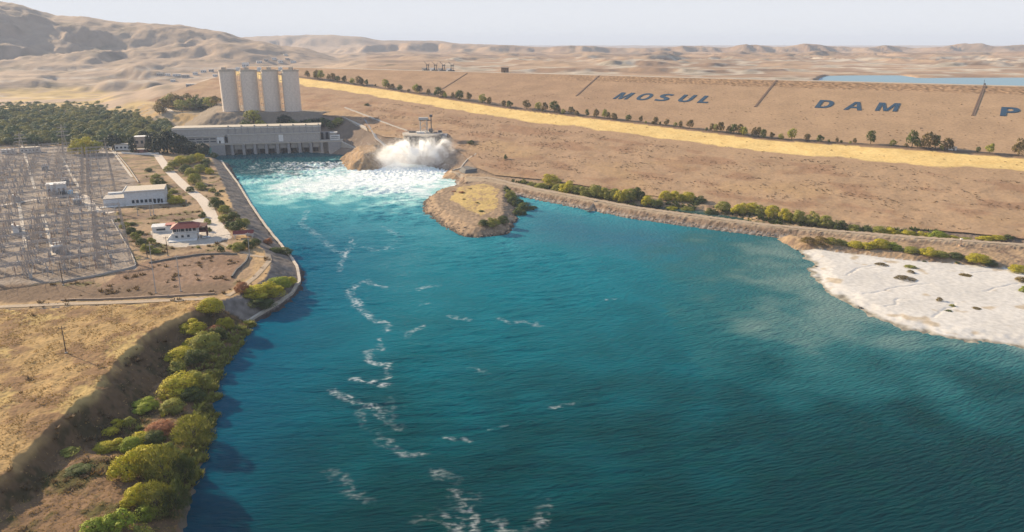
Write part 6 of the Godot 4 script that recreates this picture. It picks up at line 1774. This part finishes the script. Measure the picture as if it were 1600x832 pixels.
func berm_s(px: float) -> float:
	# distance along the crest of the berm trees, from their bearing
	var k := [Vector2(475, -402.5), Vector2(540, -275.8), Vector2(600, -173.9), Vector2(700, -22.1), Vector2(800, 102), Vector2(900, 203.5), Vector2(1000, 290.7), Vector2(1100, 368.9), Vector2(1200, 437.3), Vector2(1300, 496.4), Vector2(1400, 550.2), Vector2(1500, 599.9), Vector2(1600, 645.5)]
	for i in range(1, k.size()):
		if px < k[i].x: return lerpf(k[i - 1].y, k[i].y, (px - k[i - 1].x) / (k[i].x - k[i - 1].x))
	return k[-1].y

func hedge_on_face(rows: Array) -> void:
	var spots := [Vector2(-137.6, 172.1), Vector2(195.8, 301.1), Vector2(125.7, 270.7)]
	for k in rows.size():
		var p: Vector2 = dam_at(spots[k].x, spots[k].y)
		var at := face(spots[k].x, spots[k].y, -0.2)
		if spots[k].y > dam_end(spots[k].x): at.y = gy(p.x, p.y) - 0.2
		var w: float = rows[k][2] * 0.8
		plant("lone_bush", ["lone dark bush on the bare face below the yellow band", "lone bush on the slope above the canal's end", "lone bush beside the cut right of the outlet"][k], "bush", at, w, rows[k][3] * 0.85, "mid" + str(k), "d", k * 2.0)

# ---------------------------------------------------------------- the scene

func _ready() -> void:
	rng.seed = 4242
	var cam := Camera3D.new()
	cam.name = "camera"
	cam.fov = 41.43
	cam.near = 1.0
	cam.far = 60000.0
	add_child(cam)
	cam.position = Vector3(0, 132, 0)
	cam.rotation.x = deg_to_rad(-17.4607)
	cam.current = true
	var env := Environment.new()
	env.background_mode = Environment.BG_SKY
	var sky := Sky.new()
	var sm := ProceduralSkyMaterial.new()
	sm.sky_top_color = Color(0.47, 0.53, 0.62)
	sm.sky_horizon_color = Color(0.665, 0.667, 0.672)
	sm.sky_curve = 0.2
	sm.ground_horizon_color = Color(0.665, 0.667, 0.672)
	sm.ground_bottom_color = Color(0.45, 0.40, 0.34)
	sm.ground_curve = 0.08
	sm.sun_angle_max = 1.0
	sky.sky_material = sm
	env.sky = sky
	env.tonemap_mode = Environment.TONE_MAPPER_LINEAR
	env.tonemap_exposure = 2.25
	env.sdfgi_enabled = true
	env.ssao_enabled = true
	env.ssil_enabled = true
	env.fog_enabled = true
	env.fog_density = 0.00008
	env.fog_light_color = Color(0.82, 0.88, 0.98)
	env.volumetric_fog_enabled = true
	env.volumetric_fog_density = 0.0
	var we := WorldEnvironment.new()
	we.name = "sky"
	we.environment = env
	add_child(we)
	var sun := DirectionalLight3D.new()
	sun.name = "sun"
	sun.light_color = Color(1.0, 0.905, 0.76)
	sun.light_energy = 1.6
	sun.light_angular_distance = 0.5
	sun.shadow_enabled = true
	add_child(sun)
	sun.look_at_from_position(Vector3.ZERO, -TO_SUN, Vector3.UP)

	make_materials()
	more_materials()
	lay_out()
	var t := Time.get_ticks_msec()
	build_terrain(); print("terrain ", Time.get_ticks_msec() - t)
	build_chalk()
	build_hills(); print("hills ", Time.get_ticks_msec() - t)
	build_water(); print("water ", Time.get_ticks_msec() - t)
	build_dam(); print("dam ", Time.get_ticks_msec() - t)
	build_powerhouse()
	build_tanks()
	build_outlet()
	build_houses(); print("works ", Time.get_ticks_msec() - t)
	build_yard(); print("yard ", Time.get_ticks_msec() - t)
	build_plants(); print("plants ", Time.get_ticks_msec() - t)
	build_spray(); print("all ", Time.get_ticks_msec() - t)

func more_materials() -> void:
	M.tank = rough(0.70, 0.61, 0.53, M.t_conc, 27.0)
	M.blue_white = rough(0.62, 0.64, 0.66, M.t_conc, 15.0)
	M.apron = rough(0.5, 0.47, 0.32, M.t_conc, 11.0)
	M.tan_wall = rough(0.42, 0.35, 0.29, M.t_conc, 9.0)
	M.tan_dark = rough(0.2, 0.14, 0.1, M.t_conc, 5.0)
	M.brown_wood = rough(0.11, 0.05, 0.045, M.t_conc, 3.0)
	M.car = flat(0.6, 0.63, 0.65, 0.25)
	M.leaf_w = leaf_mat(0.20, 0.195, 0.07)
	M.leaf_v = leaf_mat(0.09, 0.125, 0.06)
	M.gantry = flat(0.34, 0.30, 0.27, 0.6)
	M.drain = rough(0.21, 0.14, 0.10, M.t_conc, 6.0)
	M.leaf_scrub = leaf_mat(0.17, 0.11, 0.06)
